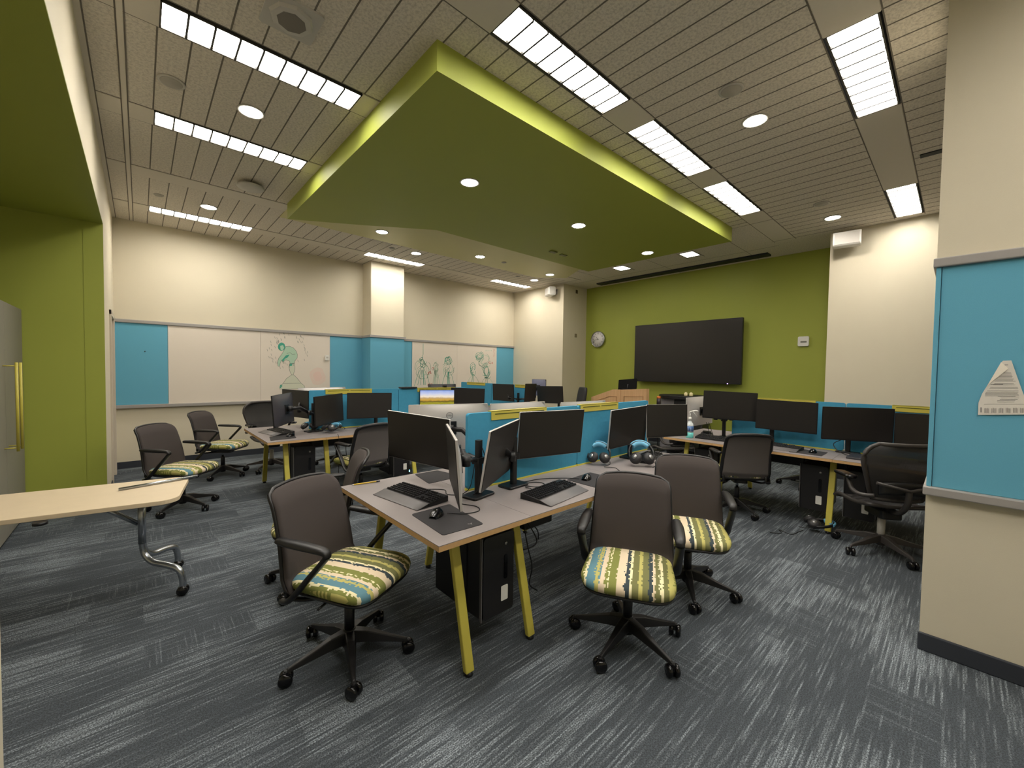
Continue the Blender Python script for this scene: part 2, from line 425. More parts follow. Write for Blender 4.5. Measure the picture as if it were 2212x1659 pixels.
# walls
struct('wall_back', B(-0.5, 9.2, YW, YW+0.15, 0, 4.0), M_BEIGE)
struct('wall_left', MB().box(XL-0.15, XL, 6.22, 7.19, 0, 4.0).box(XL-0.15, XL, 7.99, 8.40, 0, 4.0).box(XL-0.15, XL, 7.19, 7.99, 2.2, 4.0), M_BEIGE)
struct('wall_header_left', B(XL-0.15, XL, -1.55, 6.22, 3.056, 4.0), M_BEIGE)
struct('wall_alcove', MB().box(-3.0, XL-0.151, 6.215, 6.35, 0, 3.2).box(XL-.151, XL-.001, 6.21, 6.219, 0, 3.056), M_GREEN)
struct('ceiling_alcove', MB().box(-3.0, XL-0.151, -1.6, 6.225, 3.05, 3.2).box(XL-.151, XL-.001, -1.55, 6.215, 3.05, 3.056), M_GREEN)
struct('wall_alcove_left', B(-2.5, -2.35, -1.6, 6.22, 0, 3.05), M_BEIGE)
struct('wall_pier_left', B(-1.3, -0.402, 2.16, 2.42, 0, 3.05), M_BEIGE)
struct('wall_front', B(XTV, XTV+0.15, 1.2, 6.75, 0, 4.0), M_GREEN)
struct('wall_front_left', MB().box(XR1, XTV+0.1, 6.605, YW+0.02, 0, 4.0), M_BEIGE)
struct('wall_front_right', MB().box(7.77, XTV+0.3, -2.5, 1.385, 0, 4.0), M_BEIGE)
struct('wall_near', B(-3.0, 9.0, -2.5, -2.35, 0, 4.0), M_BEIGE)
struct('wall_pier_right', B(3.28, 3.95, -2.4, 0.105, 0, 4.0), M_BEIGE)
COLX0, COLX1, COLY = 3.43, 4.155, 7.98
struct('wall_column', B(COLX0, COLX1, COLY, YW, 0, ZC+0.1), M_BEIGE, bevel=0.012)
# ceiling: plank fields, gypsum bands with openings for the fixtures
bands = [(-0.91, 0.30), (0.522, 0.30), (1.957, 0.30), (3.37, 0.30), (4.80, 0.30), (6.21, 0.30), (7.59, 0.28)]
T_L = 1.21
troffers = [  # x0, y centre, label
    (0.112, 3.385, 'long bright ceiling light at upper left, nearest of the three left of the green cloud'),
    (0.112, 4.806, 'long ceiling light left of the green cloud, middle one of three'),
    (0.112, 7.590, 'long ceiling light nearest the whiteboard wall, farthest left of all'),
    (1.675, 1.957, 'wide louvred light closest to the near corner of the green cloud'),
    (3.255, 1.957, 'middle louvred light in the row along the bright side of the green cloud'),
    (4.860, 1.957, 'farthest louvred light in the row along the bright side of the green cloud'),
    (3.255, 0.522, 'large louvred light at upper right beside the near wall pier'),
    (6.405, 0.522, 'small looking louvred light at far right near the wall speaker'),
    (3.150, 7.590, 'thin looking light in front of the blue and beige column'),
    (6.250, 7.590, 'thin looking light in the far corner beside the left wall speaker')]
troffers += [(0.112, 0.522, 'louvred ceiling light above the camera, first of the near row'), (0.112, 1.957, 'louvred ceiling light over the near left carpet'),
             (0.112, -0.91, 'louvred ceiling light behind the camera at left'), (1.69, -0.91, 'louvred ceiling light behind the camera at right')]
YB0, YB1 = -2.5, YW+0.02
edges = [YB0]
for c, w in bands: edges += [c-w/2, c+w/2]
edges.append(YB1)
cm = MB()
for i in range(0, len(edges), 2):
    cm.box(-0.4, 8.8, edges[i], edges[i+1], ZC, ZC+0.02)
for c, w in bands:   # band fields around the openings
    xs = sorted([t_[0] for t_ in troffers if abs(t_[1]-c) < 0.1])
    cur = -0.4
    for x0 in xs:
        cm.box(cur, x0, c-w/2, c+w/2, ZC, ZC+0.02); cur = x0+T_L
    cm.box(cur, 8.8, c-w/2, c+w/2, ZC, ZC+0.02)
ceil = struct('ceiling', cm, M_PLANK)
bm_ = MB()
for c, w in bands:
    xs = sorted([t_[0] for t_ in troffers if abs(t_[1]-c) < 0.1]); cur = -0.27; h = w/2-0.012
    for x0 in xs+[None]:
        e_ = x0 if x0 is not None else 7.68
        if e_ > cur: bm_.box(cur, e_, c-h, c+h, ZC-0.005, ZC)
        if x0 is not None:
            cur = x0+T_L
bm_.box(XL, -0.235, -1.5, 8.38, ZC-0.006, ZC).box(-0.085, -0.055, -1.5, 8.38, ZC-0.006, ZC)
struct('trim_1', bm_, M_BAND)
g_ = MB(); x = -0.2
gx = []
k = 0
while 0.105+0.1747*k < 7.7:
    gx.append(0.105+0.1747*k); k += 1
for xg in gx:
    for i in range(0, len(edges), 2):
        y0, y1 = edges[i], edges[i+1]
        if xg > 6.5 and 1.7 < (y0+y1)/2 < 6.3: continue
        a0 = max(y0, YB0); a1 = y1
        g_.box(xg-0.005, xg+0.005, a0, a1, ZC-0.0012, ZC)
for c, w in bands:
    for sgn in (-1, 1):
        yy = c+sgn*(w/2-0.004); g_.box(-0.235, 7.69, yy-0.004, yy+0.004, ZC-0.0012, ZC)
    for xc in (6.5, 7.6): g_.box(xc-0.004, xc+0.004, c-w/2, c+w/2, ZC-0.0062, ZC-0.005)
for xg in (-0.09, -0.05, -0.238): g_.box(xg-0.004, xg+0.004, -1.5, 8.38, ZC-0.0065, ZC)
for y0 in (2.6, 4.1, 5.6): g_.box(6.55, 8.6, y0-0.003, y0+0.003, ZC-0.0012, ZC)
for x0 in (6.52, 7.9): g_.box(x0-0.003, x0+0.003, 2.1, 6.5, ZC-0.0012, ZC)
struct('trim_2', g_, M_GROOVE)
struct('ceiling_slot_front', B(8.20, 8.40, 2.35, 6.0, ZC-0.03, ZC+0.0), mat('black_slot', srgb(24, 30, 26), 0.7))
struct('ceiling_slot_right', B(5.62, 5.70, -2.3, 0.33, ZC-0.01, ZC), mat('black_slot', srgb(24, 30, 26), 0.7))

# green ceiling cloud
poly = [(1.458, 2.372), (6.475, 2.33), (6.475, 4.94), (3.093, 5.006), (2.256, 5.56), (1.458, 6.04)]
struct('ceiling_cloud', MB().prism(poly, 3.508, ZC), M_GREEN)
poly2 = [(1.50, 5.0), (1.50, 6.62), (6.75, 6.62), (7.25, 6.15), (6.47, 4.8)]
struct('ceiling_cloud_upper', MB().prism(poly2, ZC-0.012, ZC), mat('green_paint_lit_tone', srgb(196, 190, 128), 0.45, noise=0.02, nscale=3))  # stronger light on this panel is painted in as a paler olive

# fixtures
def troffer(x0, yc, label):
    w = 0.262
    r = thing('ceiling_light', label, 'ceiling light', (x0, yc-w/2, ZC), 0, 'louvred ceiling lights')
    MB().box(0, T_L, 0, 0.01, -0.004, 0.07).box(0, T_L, w-0.01, w, -0.004, 0.07).box(0, 0.01, 0, w, -0.004, 0.07).box(T_L-0.01, T_L, 0, w, -0.004, 0.07).box(0, T_L, 0, w, 0.065, 0.075).build('housing', M_FIXR, r)
    MB().box(0.012, T_L-0.012, 0.012, w-0.012, 0.012, 0.018).build('lamp_panel', M_WARM, r)
    n = 9; w1 = w-.012; z1, z0 = .011, -.012
    blade = MB().add([(-.007, .012, z1), (.007, .012, z1), (.0065, .012, z0), (-.0065, .012, z0), (-.007, w1, z1), (.007, w1, z1), (.0065, w1, z0), (-.0065, w1, z0)],
                     [(0, 1, 2, 3), (7, 6, 5, 4), (0, 4, 5, 1), (1, 5, 6, 2), (2, 6, 7, 3), (3, 7, 4, 0)]).build('louvre_blade', mat('louvre_aluminium', (0.03, 0.03, 0.028), .3), r)
    blade.location = (T_L/n, 0, 0)
    for k in range(2, n):
        b_ = blade.copy(); COL.objects.link(b_); b_.parent = r; b_.location = (T_L*k/n, 0, 0)
    return r
for t_ in troffers: troffer(*t_)
for (x, y, lb) in ((7.37, 4.77, 'small square light by the dark slot, nearer the clock side'), (7.37, 3.36, 'small square light by the dark slot, right of the other one')):
    r = thing('ceiling_light', lb, 'ceiling light', (x, y, ZC), 0, 'small square ceiling lights')
    MB().box(-.16, .16, -.13, .13, -.008, -0.0005).build('housing', M_OFFW, r)
    MB().box(-.14, .14, -.11, .11, -.010, -.008).build('lamp_panel', M_WARM, r)
def downlight(x, y, z, lb, grp):
    r = thing('downlight', lb, 'downlight', (x, y, z), 0, grp)
    MB().lathe([(0.100, 0), (0.104, -0.004), (0.100, -0.007), (0.084, -0.007), (0.083, -0.002)], n=28, endcap=False).build('trim_ring', M_OFFW, r)
    MB().lathe([(0.0, -0.0035), (0.082, -0.003)], n=28).build('lens', M_DOWN, r)
GD = 'round downlights in the plank ceiling'; GC = 'round downlights in the green ceiling cloud'; GU = 'round downlights in the upper green panel'
for a in [(0.717, 4.11, ZC-.001, 'bright round downlight at upper left, between the two nearest long lights', GD), (0.713, 6.93, ZC-.001, 'round downlight just in front of the far left long light', GD),
          (3.886, 1.242, ZC-.001, 'bright round downlight right of the green cloud, nearest one there', GD), (7.017, 1.237, ZC-.001, 'round downlight near the right wall speaker', GD),
          (3.816, 6.876, ZC-.001, 'round downlight beside the thin light above the column', GD), (6.926, 6.861, ZC-.001, 'round downlight in the far corner by the left wall speaker', GD),
          (2.56, 3.505, 3.508, 'largest looking downlight under the green cloud, nearest the camera', GC), (4.356, 3.497, 3.508, 'middle downlight under the dark green cloud', GC), (6.133, 3.489, 3.508, 'farthest downlight under the dark green cloud, near its far end', GC),
          (2.823, 6.168, ZC-.012, 'leftmost downlight in the pale upper green panel', GU), (4.768, 6.171, ZC-.012, 'middle downlight in the pale upper green panel', GU), (6.74, 6.19, ZC-.012, 'right hand downlight in the pale upper green panel', GU)]:
    downlight(*a)
# ceiling discs and devices
for (x, y, lb) in ((0.20, 4.11, 'flat round cover plate near the top left light'), (3.34, 1.24, 'flat round cover plate right of the green cloud'), (0.20, 6.9, 'flat round cover plate near the far left light'),
                   (3.35, 6.90, 'tiny round cover plate above the column'), (6.35, 1.24, 'flat round cover plate near the right wall speaker'), (5.35, 6.15, 'tiny round cover plate in the upper green panel'), (6.4, 6.86, 'tiny round cover plate in the far corner ceiling')):
    zz = ZC-.0125 if abs(x-5.35) < .01 else ZC-0.0015
    k_ = 1.0 if y < 6 else .6
    r = thing('ceiling_disc', lb, 'cover plate', (x, y, zz), 0, 'round cover plates in the ceiling')
    MB().lathe([(0.085*k_, 0), (0.085*k_, -0.006), (0.075*k_, -0.009)], n=26).build('rim', M_OFFW, r)
    MB().lathe([(0.070*k_, -0.008), (0.066*k_, -0.012), (0, -0.013)], n=26).build('cover', mat('disc_paint', srgb(172, 166, 156), .6), r)
r = thing('wireless_access_point', 'off-white round device hanging under the ceiling left of the green cloud', 'access point', (0.985, 5.69, ZC))
MB().lathe([(0.05, -0.0), (0.05, -0.035)], n=20).build('bracket', M_BLK, r)
MB().lathe([(0.10, -0.03), (0.135, -0.036), (0.142, -0.048), (0.13, -0.062), (0.05, -0.068), (0, -0.068)], n=32).build('body', M_OFFW, r)
r = thing('ceiling_sensor', 'square off-white ceiling unit with an eight sided dark grille at top', 'sensor', (0.715, 2.85, ZC))
MB().rbox(-.15, .15, -.15, .15, -.012, 0, .02).build('plate', M_OFFW, r)
MB().lathe([(0.125, -0.012), (0.115, -0.03), (0.085, -0.034)], n=8, smooth=False).build('grille_rim', M_OFFW, r)
MB().lathe([(0.084, -0.033), (0.08, -.036), (0, -0.037)], n=8, smooth=False).build('grille', mat('grille_grey', srgb(120, 114, 106), .7), r)
r = thing('ceiling_sensor', 'two small pale sensors under the far part of the green cloud', 'sensor', (5.0, 4.53, 3.508))
MB().box(-.07, .07, -.04, .04, -.02, 0).build('body', mat('sensor_green', srgb(120, 122, 70), .5), r, bevel=.01)
MB().box(.20, .34, -.02, .05, -.012, 0).build('plate', mat('sensor_green', srgb(120, 122, 70), .5), r, bevel=.01)

# ------------------------------------------------------------------ rails, tackboards, whiteboards, bases
ZR0, ZR1 = 0.905, 0.955; ZT0, ZT1 = 2.185, 2.235
def xrail(y0, x0, x1, z0, z1, d=0.035): return MB().box(x0, x1, y0-d, y0, z0, z1)
t = MB().box(XL, COLX0, YW-.035, YW, ZT0, ZT1).box(COLX1, XR1, YW-.035, YW, ZT0, ZT1)
t.box(COLX0-.03, COLX1+.03, COLY-.03, COLY, ZT0, ZT1).box(COLX0-.03, COLX0, COLY, YW-.035, ZT0, ZT1).box(COLX1, COLX1+.03, COLY, YW-.035, ZT0, ZT1)
struct('trim_3', t, M_RAIL, bevel=.006)
t = MB().box(XL, COLX0, YW-.06, YW, ZR0, ZR1).box(COLX1, XR1, YW-.06, YW, ZR0, ZR1)
t.box(COLX0-.04, COLX1+.04, COLY-.04, COLY, ZR0, ZR1).box(COLX0-.04, COLX0, COLY, YW-.06, ZR0, ZR1).box(COLX1, COLX1+.04, COLY, YW-.06, ZR0, ZR1)
struct('trim_4', t, M_RAIL, bevel=.006)
struct('baseboard_back', MB().box(XL, COLX0, YW-.012, YW, 0, .1).box(COLX1, XR1, YW-.012, YW, 0, .1).box(COLX0-.012, COLX1+.012, COLY-.012, COLY, 0, .1).box(COLX0-.012, COLX0, COLY, YW, 0, .1), M_COVE)
struct('baseboard_front', MB().box(XTV-.012, XTV, 1.39, 6.6, 0, .1).box(XR1-.012, XR1, 6.6, YW-.012, 0, .1).box(7.758, 7.77, -2.3, 1.385, 0, .1), M_COVE)
struct('baseboard_left', MB().box(XL, XL+.012, 6.22, 7.15, 0, .1).box(XL, XL+.012, 8.03, 8.38, 0, .1), M_COVE)
# right pier board and rails
YP = 0.105
struct('trim_5', MB().box(3.235, 3.28, -2.3, YP+.012, .893, .94).box(3.28, 3.9, YP, YP+.012, .893, .94), M_RAIL, bevel=.008)
struct('trim_6', MB().box(3.245, 3.28, -2.3, YP+.012, 2.155, 2.205).box(3.28, 3.9, YP, YP+.012, 2.155, 2.205), M_RAIL, bevel=.008)
struct('baseboard_right', MB().box(3.262, 3.28, -2.3, YP+.006, 0, .1), M_COVE, bevel=.006)
def board(name, lb, cat, m, axis, p, a0, a1, z0, z1, d=0.012, edge=None, grp=None):
    if axis == 'y':
        o = MB().box(a0, a1, p-d, p, z0, z1)
    else:
        o = MB().box(p-d, p, a0, a1, z0, z1)
    ob = o.build(name, m, bevel=.003); tag(ob, lb, cat, grp); return ob
GT = 'blue tackboard panels on the walls'
board('tackboard', 'blue tackboard on the near right pier, with the torn paper pinned to it', 'tackboard', M_BLUE, 'x', 3.279, -2.2, YP-.022, .94, 2.155, grp=GT)
board('tackboard', 'narrow blue edge strip along the outer corner of the near right pier', 'tackboard', M_BLUE, 'x', 3.279, YP-.02, YP, .94, 2.155, .02, grp=GT)
board('tackboard', 'blue tackboard at the left end of the back wall, left of the whiteboard', 'tackboard', M_BLUE, 'y', YW-.001, XL+.002, .328, ZR1, ZT0, grp=GT)
board('tackboard', 'blue tackboard between the large whiteboard and the column', 'tackboard', M_BLUE, 'y', YW-.001, 2.78, COLX0-.002, ZR1, ZT0, grp=GT)
board('tackboard', 'blue tackboard wrapped on the front face of the column', 'tackboard', M_BLUE, 'y', COLY-.001, COLX0-.014, COLX1+.002, ZR1, ZT0, grp=GT)
board('tackboard', 'blue tackboard on the left side face of the column', 'tackboard', M_BLUE, 'x', COLX0-.001, COLY, YW-.014, ZR1, ZT0, grp=GT)
board('tackboard', 'narrow blue tackboard strip just right of the column', 'tackboard', M_BLUE, 'y', YW-.001, COLX1+.002, 4.565, ZR1, ZT0, grp=GT)
board('tackboard', 'blue tackboard in the far corner, right of the second whiteboard', 'tackboard', M_BLUE, 'y', YW-.001, 7.08, XR1-.002, ZR1, ZT0, grp=GT)
pn = MB().lathe([(0.0, -.014), (.008, -.012), (.008, 0)], (0.06, YW-.012, 1.765), 10, Vector((0, 1, 0))).build('push_pin', M_BLK); tag(pn, 'small black push pin in the left end blue tackboard', 'pin')
def whiteboard(x0, x1, seam, lb):
    r = thing('whiteboard', lb, 'whiteboard', (x0, YW-.001, ZR1), 0, 'whiteboards on the back wall')
    w = x1-x0; h = ZT0-ZR1
    MB().box(0, seam-.0015, -.014, 0, 0, h).box(seam+.0015, w, -.014, 0, 0, h).build('writing_surface', M_WB, r)
    MB().box(w-.008, w, -.018, 0, 0, h).build('edge_trim', M_WHITE, r); MB().box(0, .008, -.018, 0, 0, h).build('edge_trim', M_WHITE, r)
    return r
wb1 = whiteboard(0.332, 2.775, 1.256, 'large whiteboard on the back wall with a green marker drawing of a crouching figure')
wb2 = whiteboard(4.57, 7.075, 1.232, 'second whiteboard right of the column, covered with faint green marker sketches')
def ink(name, strokes, m, par, w=0.004, depth=-.0155):
    mb = MB()
    for st in strokes:
        for (x0, z0), (x1, z1) in zip(st[:-1], st[1:]):
            d = Vector((x1-x0, 0, z1-z0))
            if d.length < 1e-5: continue
            n = Vector((-d.z, 0, d.x)).normalized()*w/2
            a = Vector((x0, depth, z0)); b_ = Vector((x1, depth, z1))
            mb.add([a-n, b_-n, b_+n, a+n], [(0, 1, 2, 3)])
    o = mb.build(name, m, par, fix=False); o['kind'] = 'stuff'; return o
def patch(name, poly, m, par, depth=-.0150):
    mb = MB(); mb.add([(x, depth, z) for x, z in poly], [tuple(range(len(poly)))])
    return mb.build(name, m, par, fix=False)
# drawing 1, traced in board coordinates: pixel (u,v) in a 1757x1659 crop of photo (560..740, 690..860)
def wbpt(u, v):
    X = 560+u/9.76; Y = 690+v/9.76
    cxx, cyy = 1106.0, 829.5; f = 880.96
    d = rt*((X-cxx)/f)-up*((Y-cyy)/f)+fwd
    t_ = (YW-.015)/d.y; p = d*t_
    return (p.x-0.332, p.z+CAM_H-ZR1)
body = [(560,570),(640,565),(720,600),(780,670),(805,740),(800,810),(745,880),(745,920),(650,940),(640,880),(560,850),(500,900),(480,850),(440,920),(430,990),(395,985),(385,900),(410,820),(470,740),(520,660)]
patch('figure_wash', [wbpt(*p) for p in body], M_INKGL, wb1)
head = [(470+78*math.cos(a*.5236), 575+88*math.sin(a*.5236)) for a in range(12)]
patch('figure_wash', [wbpt(*p) for p in head], M_INKG, wb1, -.0153)
patch('figure_wash', [wbpt(*p) for p in [(440,560),(500,540),(525,600),(490,655),(450,640)]], M_INKGL, wb1, -.0156)
hill = [(680,1170),(730,1170),(800,1240),(880,1340),(950,1400),(960,1460),(430,1470),(450,1400),(510,1340),(570,1250)]
patch('figure_wash', [wbpt(*p) for p in hill], mat('faint_green_wash', srgb(210, 212, 190), .6), wb1)
legs_ = [(650,940),(740,930),(750,1000),(745,1080),(715,1170),(680,1170),(640,1080),(625,990)]
patch('figure_wash', [wbpt(*p) for p in legs_], mat('faint_green_wash', srgb(210, 212, 190), .6), wb1)
patch('figure_wash', [wbpt(*p) for p in [(500,830),(560,760),(640,740),(600,800),(540,830),(520,870),(490,900),(475,860)]], M_INKG, wb1, -.0153)
patch('figure_wash', [wbpt(*p) for p in [(640,930),(700,920),(690,975),(630,985)]], M_INKG, wb1, -.0153)
patch('figure_wash', [wbpt(*p) for p in [(440,1380),(480,1370),(485,1410),(450,1450),(425,1440)]], M_INKG, wb1, -.0153)
ink('figure_outline', [[wbpt(*p) for p in body+body[:1]], [wbpt(*p) for p in legs_+legs_[:1]], [wbpt(*p) for p in hill+hill[:1]], [wbpt(*p) for p in [(580,720),(650,700),(700,740),(760,730)]], [wbpt(*p) for p in [(500,1350),(880,1345)]]], M_INKD, wb1, .006)
ra = []
rg = random.Random(3)
for k in range(60):
    a = rg.uniform(0, 6.28); q = rg.uniform(.75, 1.15); u = 600+380*q*math.cos(a); v = 640+340*q*math.sin(a)
    if v > 1150: continue
    ra.append([wbpt(u, v), wbpt(u+14, v+45)])
ink('rain_marks', ra, M_INKD, wb1, .005)
for q, (cc_, rr) in enumerate((((228, 208, 194), 1.0), ((230, 202, 189), .55))):
    patch('pink_smear', [wbpt(1230+rr*170*math.cos(a*.5236)*(1+.15*math.sin(a*2.1)), 1200+rr*190*math.sin(a*.5236)) for a in range(12)], mat('pink_smear_%s' % 'ab'[q], srgb(*cc_), .3), wb1, -.0143-.0002*q)
# sketches on the second board: simple figures built from wavy strokes
def wb2pt(X, Y):
    f = 880.96; d = rt*((X-1106.0)/f)-up*((Y-829.5)/f)+fwd; t_ = (YW-.015)/d.y; p = d*t_
    return (p.x-4.57, p.z+CAM_H-ZR1)
sk = []; skp = []; skr = []
def scrib(cx, cy, w, h, n, dst, jit=2.0):
    for _ in range(n):
        a0 = rg.uniform(0, 6.28); pts = []
        rx = w*rg.uniform(.35, .5); ry_ = h*rg.uniform(.35, .5); ox = rg.uniform(-w, w)*.2; oy = rg.uniform(-h, h)*.3
        for k in range(9):
            a = a0+k*rg.uniform(.25, .4); pts.append((cx+ox+rx*math.cos(a)+rg.uniform(-jit, jit)*.4, cy+oy+ry_*math.sin(a)+rg.uniform(-jit, jit)*.4))
        dst.append([wb2pt(*p) for p in pts])
def gown(cx, cy, w, h, dst):
    dst.append([wb2pt(cx, cy), wb2pt(cx-w*.3, cy+h*.45), wb2pt(cx-w*.5, cy+h)]); dst.append([wb2pt(cx, cy), wb2pt(cx+w*.3, cy+h*.45), wb2pt(cx+w*.5, cy+h)])
    for k in range(5):
        q = rg.uniform(-.35, .35); dst.append([wb2pt(cx+w*q*.3, cy+h*.2), wb2pt(cx+w*q, cy+h*.95)])
# figure one (tall, left), two, three, heads on the right
scrib(912, 782, 12, 16, 7, sk); scrib(912, 800, 30, 40, 9, skp); gown(912, 790, 34, 44, sk); sk.append([wb2pt(914, 742), wb2pt(914, 765), wb2pt(912, 775)])
scrib(942, 800, 12, 30, 7, skp); gown(942, 790, 16, 46, skp)
scrib(968, 782, 12, 18, 10, sk); scrib(968, 800, 22, 26, 8, skp); gown(968, 795, 28, 40, sk)
scrib(1036, 770, 16, 16, 10, sk); scrib(1046, 780, 26, 22, 8, skp)
scrib(1022, 798, 11, 18, 10, sk); gown(1022, 808, 26, 20, skp); scrib(1050, 802, 16, 24, 12, sk); gown(1052, 812, 26, 18, skp)
scrib(928, 805, 8, 8, 4, skr, 1); scrib(934, 797, 6, 6, 3, skr, 1); scrib(929, 832, 8, 8, 4, skr, 1); scrib(1060, 783, 10, 5, 3, skr, 1)
for k in range(7): skr.append([wb2pt(1066+rg.uniform(-1, 1), 754+k*2.6), wb2pt(1068+rg.uniform(-1, 1), 755.5+k*2.6)])
for k in range(6): skp.append([wb2pt(1048+k*2.6, 756), wb2pt(1048.8+k*2.6, 758.5)])
ink('green_sketch', sk, M_INKG, wb2, .009); ink('grey_sketch', skp, M_INKGL, wb2, .010); ink('grey_outline', skp[::2], M_INKD, wb2, .004, -.0158); ink('red_marks', skr, M_INKR, wb2, .007, -.0160)
r = thing('thermostat', 'small white box mounted on the right end of the large whiteboard', 'wall device', (2.715, YW-.016, 1.755))
MB().rbox(-.035, .035, -.035, 0, -.05, .05, .012, 'y').build('body', M_WHITE, r); MB().box(-.02, .02, -.036, -.035, -.01, .02).build('display', M_OFFW, r)

# left door in the left wall, its frame
struct('door_1', MB().box(XL-.10, XL-.055, 7.21, 7.97, 0.01, 2.18), M_DOOR)
fr = MB().box(XL-.15, XL+.02, 7.13, 7.21, 0, 2.24).box(XL-.15, XL+.02, 7.97, 8.05, 0, 2.24).box(XL-.15, XL+.02, 7.13, 8.05, 2.18, 2.24)
struct('trim_7', fr, M_DOOR, bevel=.004)
d1 = bpy.data.objects['door_1']
MB().tube([(XL-.055, 7.28, 1.0), (XL-.005, 7.28, 1.0), (XL-.005, 7.40, 1.0)], .009).build('door_handle', M_CHROME, d1)

# ------------------------------------------------------------------ cabinet in the alcove
r = thing('storage_cabinet', 'tall grey cabinet with long yellow-green bar handles in the green alcove', 'cabinet', (-0.85, 6.2, 0))
MB().box(-.62, -.022, -1.10, 0, .02, 2.08).build('body', M_CABG, r)
for k, (y0, y1) in enumerate(((-1.10, -.722), (-.718, 0))):
    dd = MB().box(-.02, 0, y0, y1, .06, 2.078).build('door', M_CABG, r, bevel=.002)
    yy = -.80 if k == 0 else -.64
    h = MB().tube([(.075, yy, .80), (.075, yy, 1.56)], .010).build('handle', M_YEL, dd)
    MB().tube([(0, yy, .83), (.075, yy, .83)], .005).tube([(0, yy, 1.53), (.075, yy, 1.53)], .005).build('handle_standoff', M_YEL, dd)
MB().box(-.6, -.03, -1.08, -.02, 0, .02).build('plinth', M_BLK, r)

# ------------------------------------------------------------------ TV wall things
r = thing('wall_television', 'large black flat screen mounted on the green wall', 'television', (XTV, 3.937, 1.995))
MB().box(-.165, -.095, -1.138, 1.138, -.64, .64).build('casing', M_BLK, r, bevel=.006)
MB().box(-.168, -.165, -1.12, 1.12, -.615, .622).build('screen', mat('tv_glass', srgb(34, 31, 30), .3), r)
MB().box(-.095, 0, -.35, .35, -.25, .25).build('wall_mount', M_BLK, r)
MB().box(-.17, -.165, -.91, -.89, -.637, -.625).build('power_light', M_LEDP, r)
r = thing('wall_clock', 'round white wall clock with black numerals and silver rim on green wall', 'clock', (XTV, 6.20, 2.385))
ax = Vector((-1, 0, 0))
MB().lathe([(.19, 0), (.205, .02), (.205, .05), (.19, .058), (.185, .045)], axis=ax, n=40, endcap=False).build('rim', M_CHROME, r)
MB().lathe([(.187, .02), (.187, .040), (0, .0405)], axis=ax, n=40).build('dial', mat('dial_white', srgb(225, 222, 218), .5), r)
def text(body, size, par, mtx, m, name='lettering', extrude=.0005):
    c = bpy.data.curves.new(name, 'FONT'); c.body = body; c.size = size; c.align_x = 'CENTER'; c.align_y = 'CENTER'; c.extrude = extrude
    o = bpy.data.objects.new(name, c); COL.objects.link(o); o.data.materials.append(m)
    dg = bpy.context.evaluated_depsgraph_get(); dg.update()
    me = bpy.data.meshes.new_from_object(o.evaluated_get(dg)); bpy.data.objects.remove(o, do_unlink=True)
    o = bpy.data.objects.new(name, me); COL.objects.link(o)
    if not me.materials: me.materials.append(m)
    o.parent = par; o.matrix_local = mtx; return o
# text facing -X : local x -> -Y, local y -> Z
FX = Matrix(((0, 0, -1, 0), (-1, 0, 0, 0), (0, 1, 0, 0), (0, 0, 0, 1)))
for k in range(1, 13):
    a = math.pi/2-k*math.pi/6
    text(str(k), .055, r, Matrix.Translation((-.0415, -.145*math.cos(a), .145*math.sin(a))) @ FX, M_BLK, 'numeral')
def hand(deg, ln, w, nm):
    a = math.pi/2-R(deg); u = Vector((0, -math.cos(a), math.sin(a))); v = Vector((0, math.sin(a), math.cos(a)))*w
    b0 = Vector((-.045, 0, 0))-u*.03
    MB().add([b0-v, b0+v, b0+u*(ln+.03)+v*.5, b0+u*(ln+.03)-v*.5]+[p+Vector((-.002, 0, 0)) for p in (b0-v, b0+v, b0+u*(ln+.03)+v*.5, b0+u*(ln+.03)-v*.5)], [(0, 1, 2, 3), (4, 7, 6, 5), (0, 4, 5, 1), (2, 6, 7, 3), (1, 5, 6, 2), (0, 3, 7, 4)]).build(nm, M_BLK, r)
hand(322, .09, .006, 'hour_hand'); hand(260, .125, .004, 'minute_hand')
r = thing('thermostat', 'small white wall box at the right of the green wall beside the television', 'wall device', (XTV, 1.86, 2.15))
MB().rbox(-.04, 0, -.08, .08, -.09, .08, .02, 'x').build('body', M_WHITE, r); MB().box(-.042, -.04, -.05, .04, -.03, .0).build('display', mat('lcd_grey', srgb(120, 120, 112), .4), r)
def speaker(name, lb, loc, rz):
    r = thing(name, lb, 'speaker', loc, rz)
    MB().rbox(-.26, -.08, -.16, .16, -.105, .105, .04, 'y').build('cabinet', M_WHITE, r, bevel=.01)
    MB().box(-.262, -.255, -.14, .14, -.08, .08).build('grille', M_OFFW, r)
    MB().tube([(-.10, 0, 0), (0, 0, .0)], .02).rbox(-.01, 0, -.05, .05, -.06, .06, .01, 'x').build('bracket', M_OFFW, r)
speaker('wall_speaker', 'white box speaker high on the beige wall right of the green wall', (7.77, 1.19, 3.53), R(8))
speaker('wall_speaker', 'white box speaker high in the far corner, left of the green wall', (7.70, 6.83, 3.53), R(-28))
for (z, lb) in ((3.58, 'small dark square plate high up beside the green wall'), (2.475, 'small brass coloured square plate left of the clock')):
    o = MB().box(8.16, 8.24, 6.597, 6.605, z-.045, z+.045).build('wall_plate', mat('bronze_plate_%d' % (z*10), srgb(70, 60, 40) if z > 3 else srgb(128, 118, 92), .5), bevel=.003); tag(o, lb, 'wall plate')

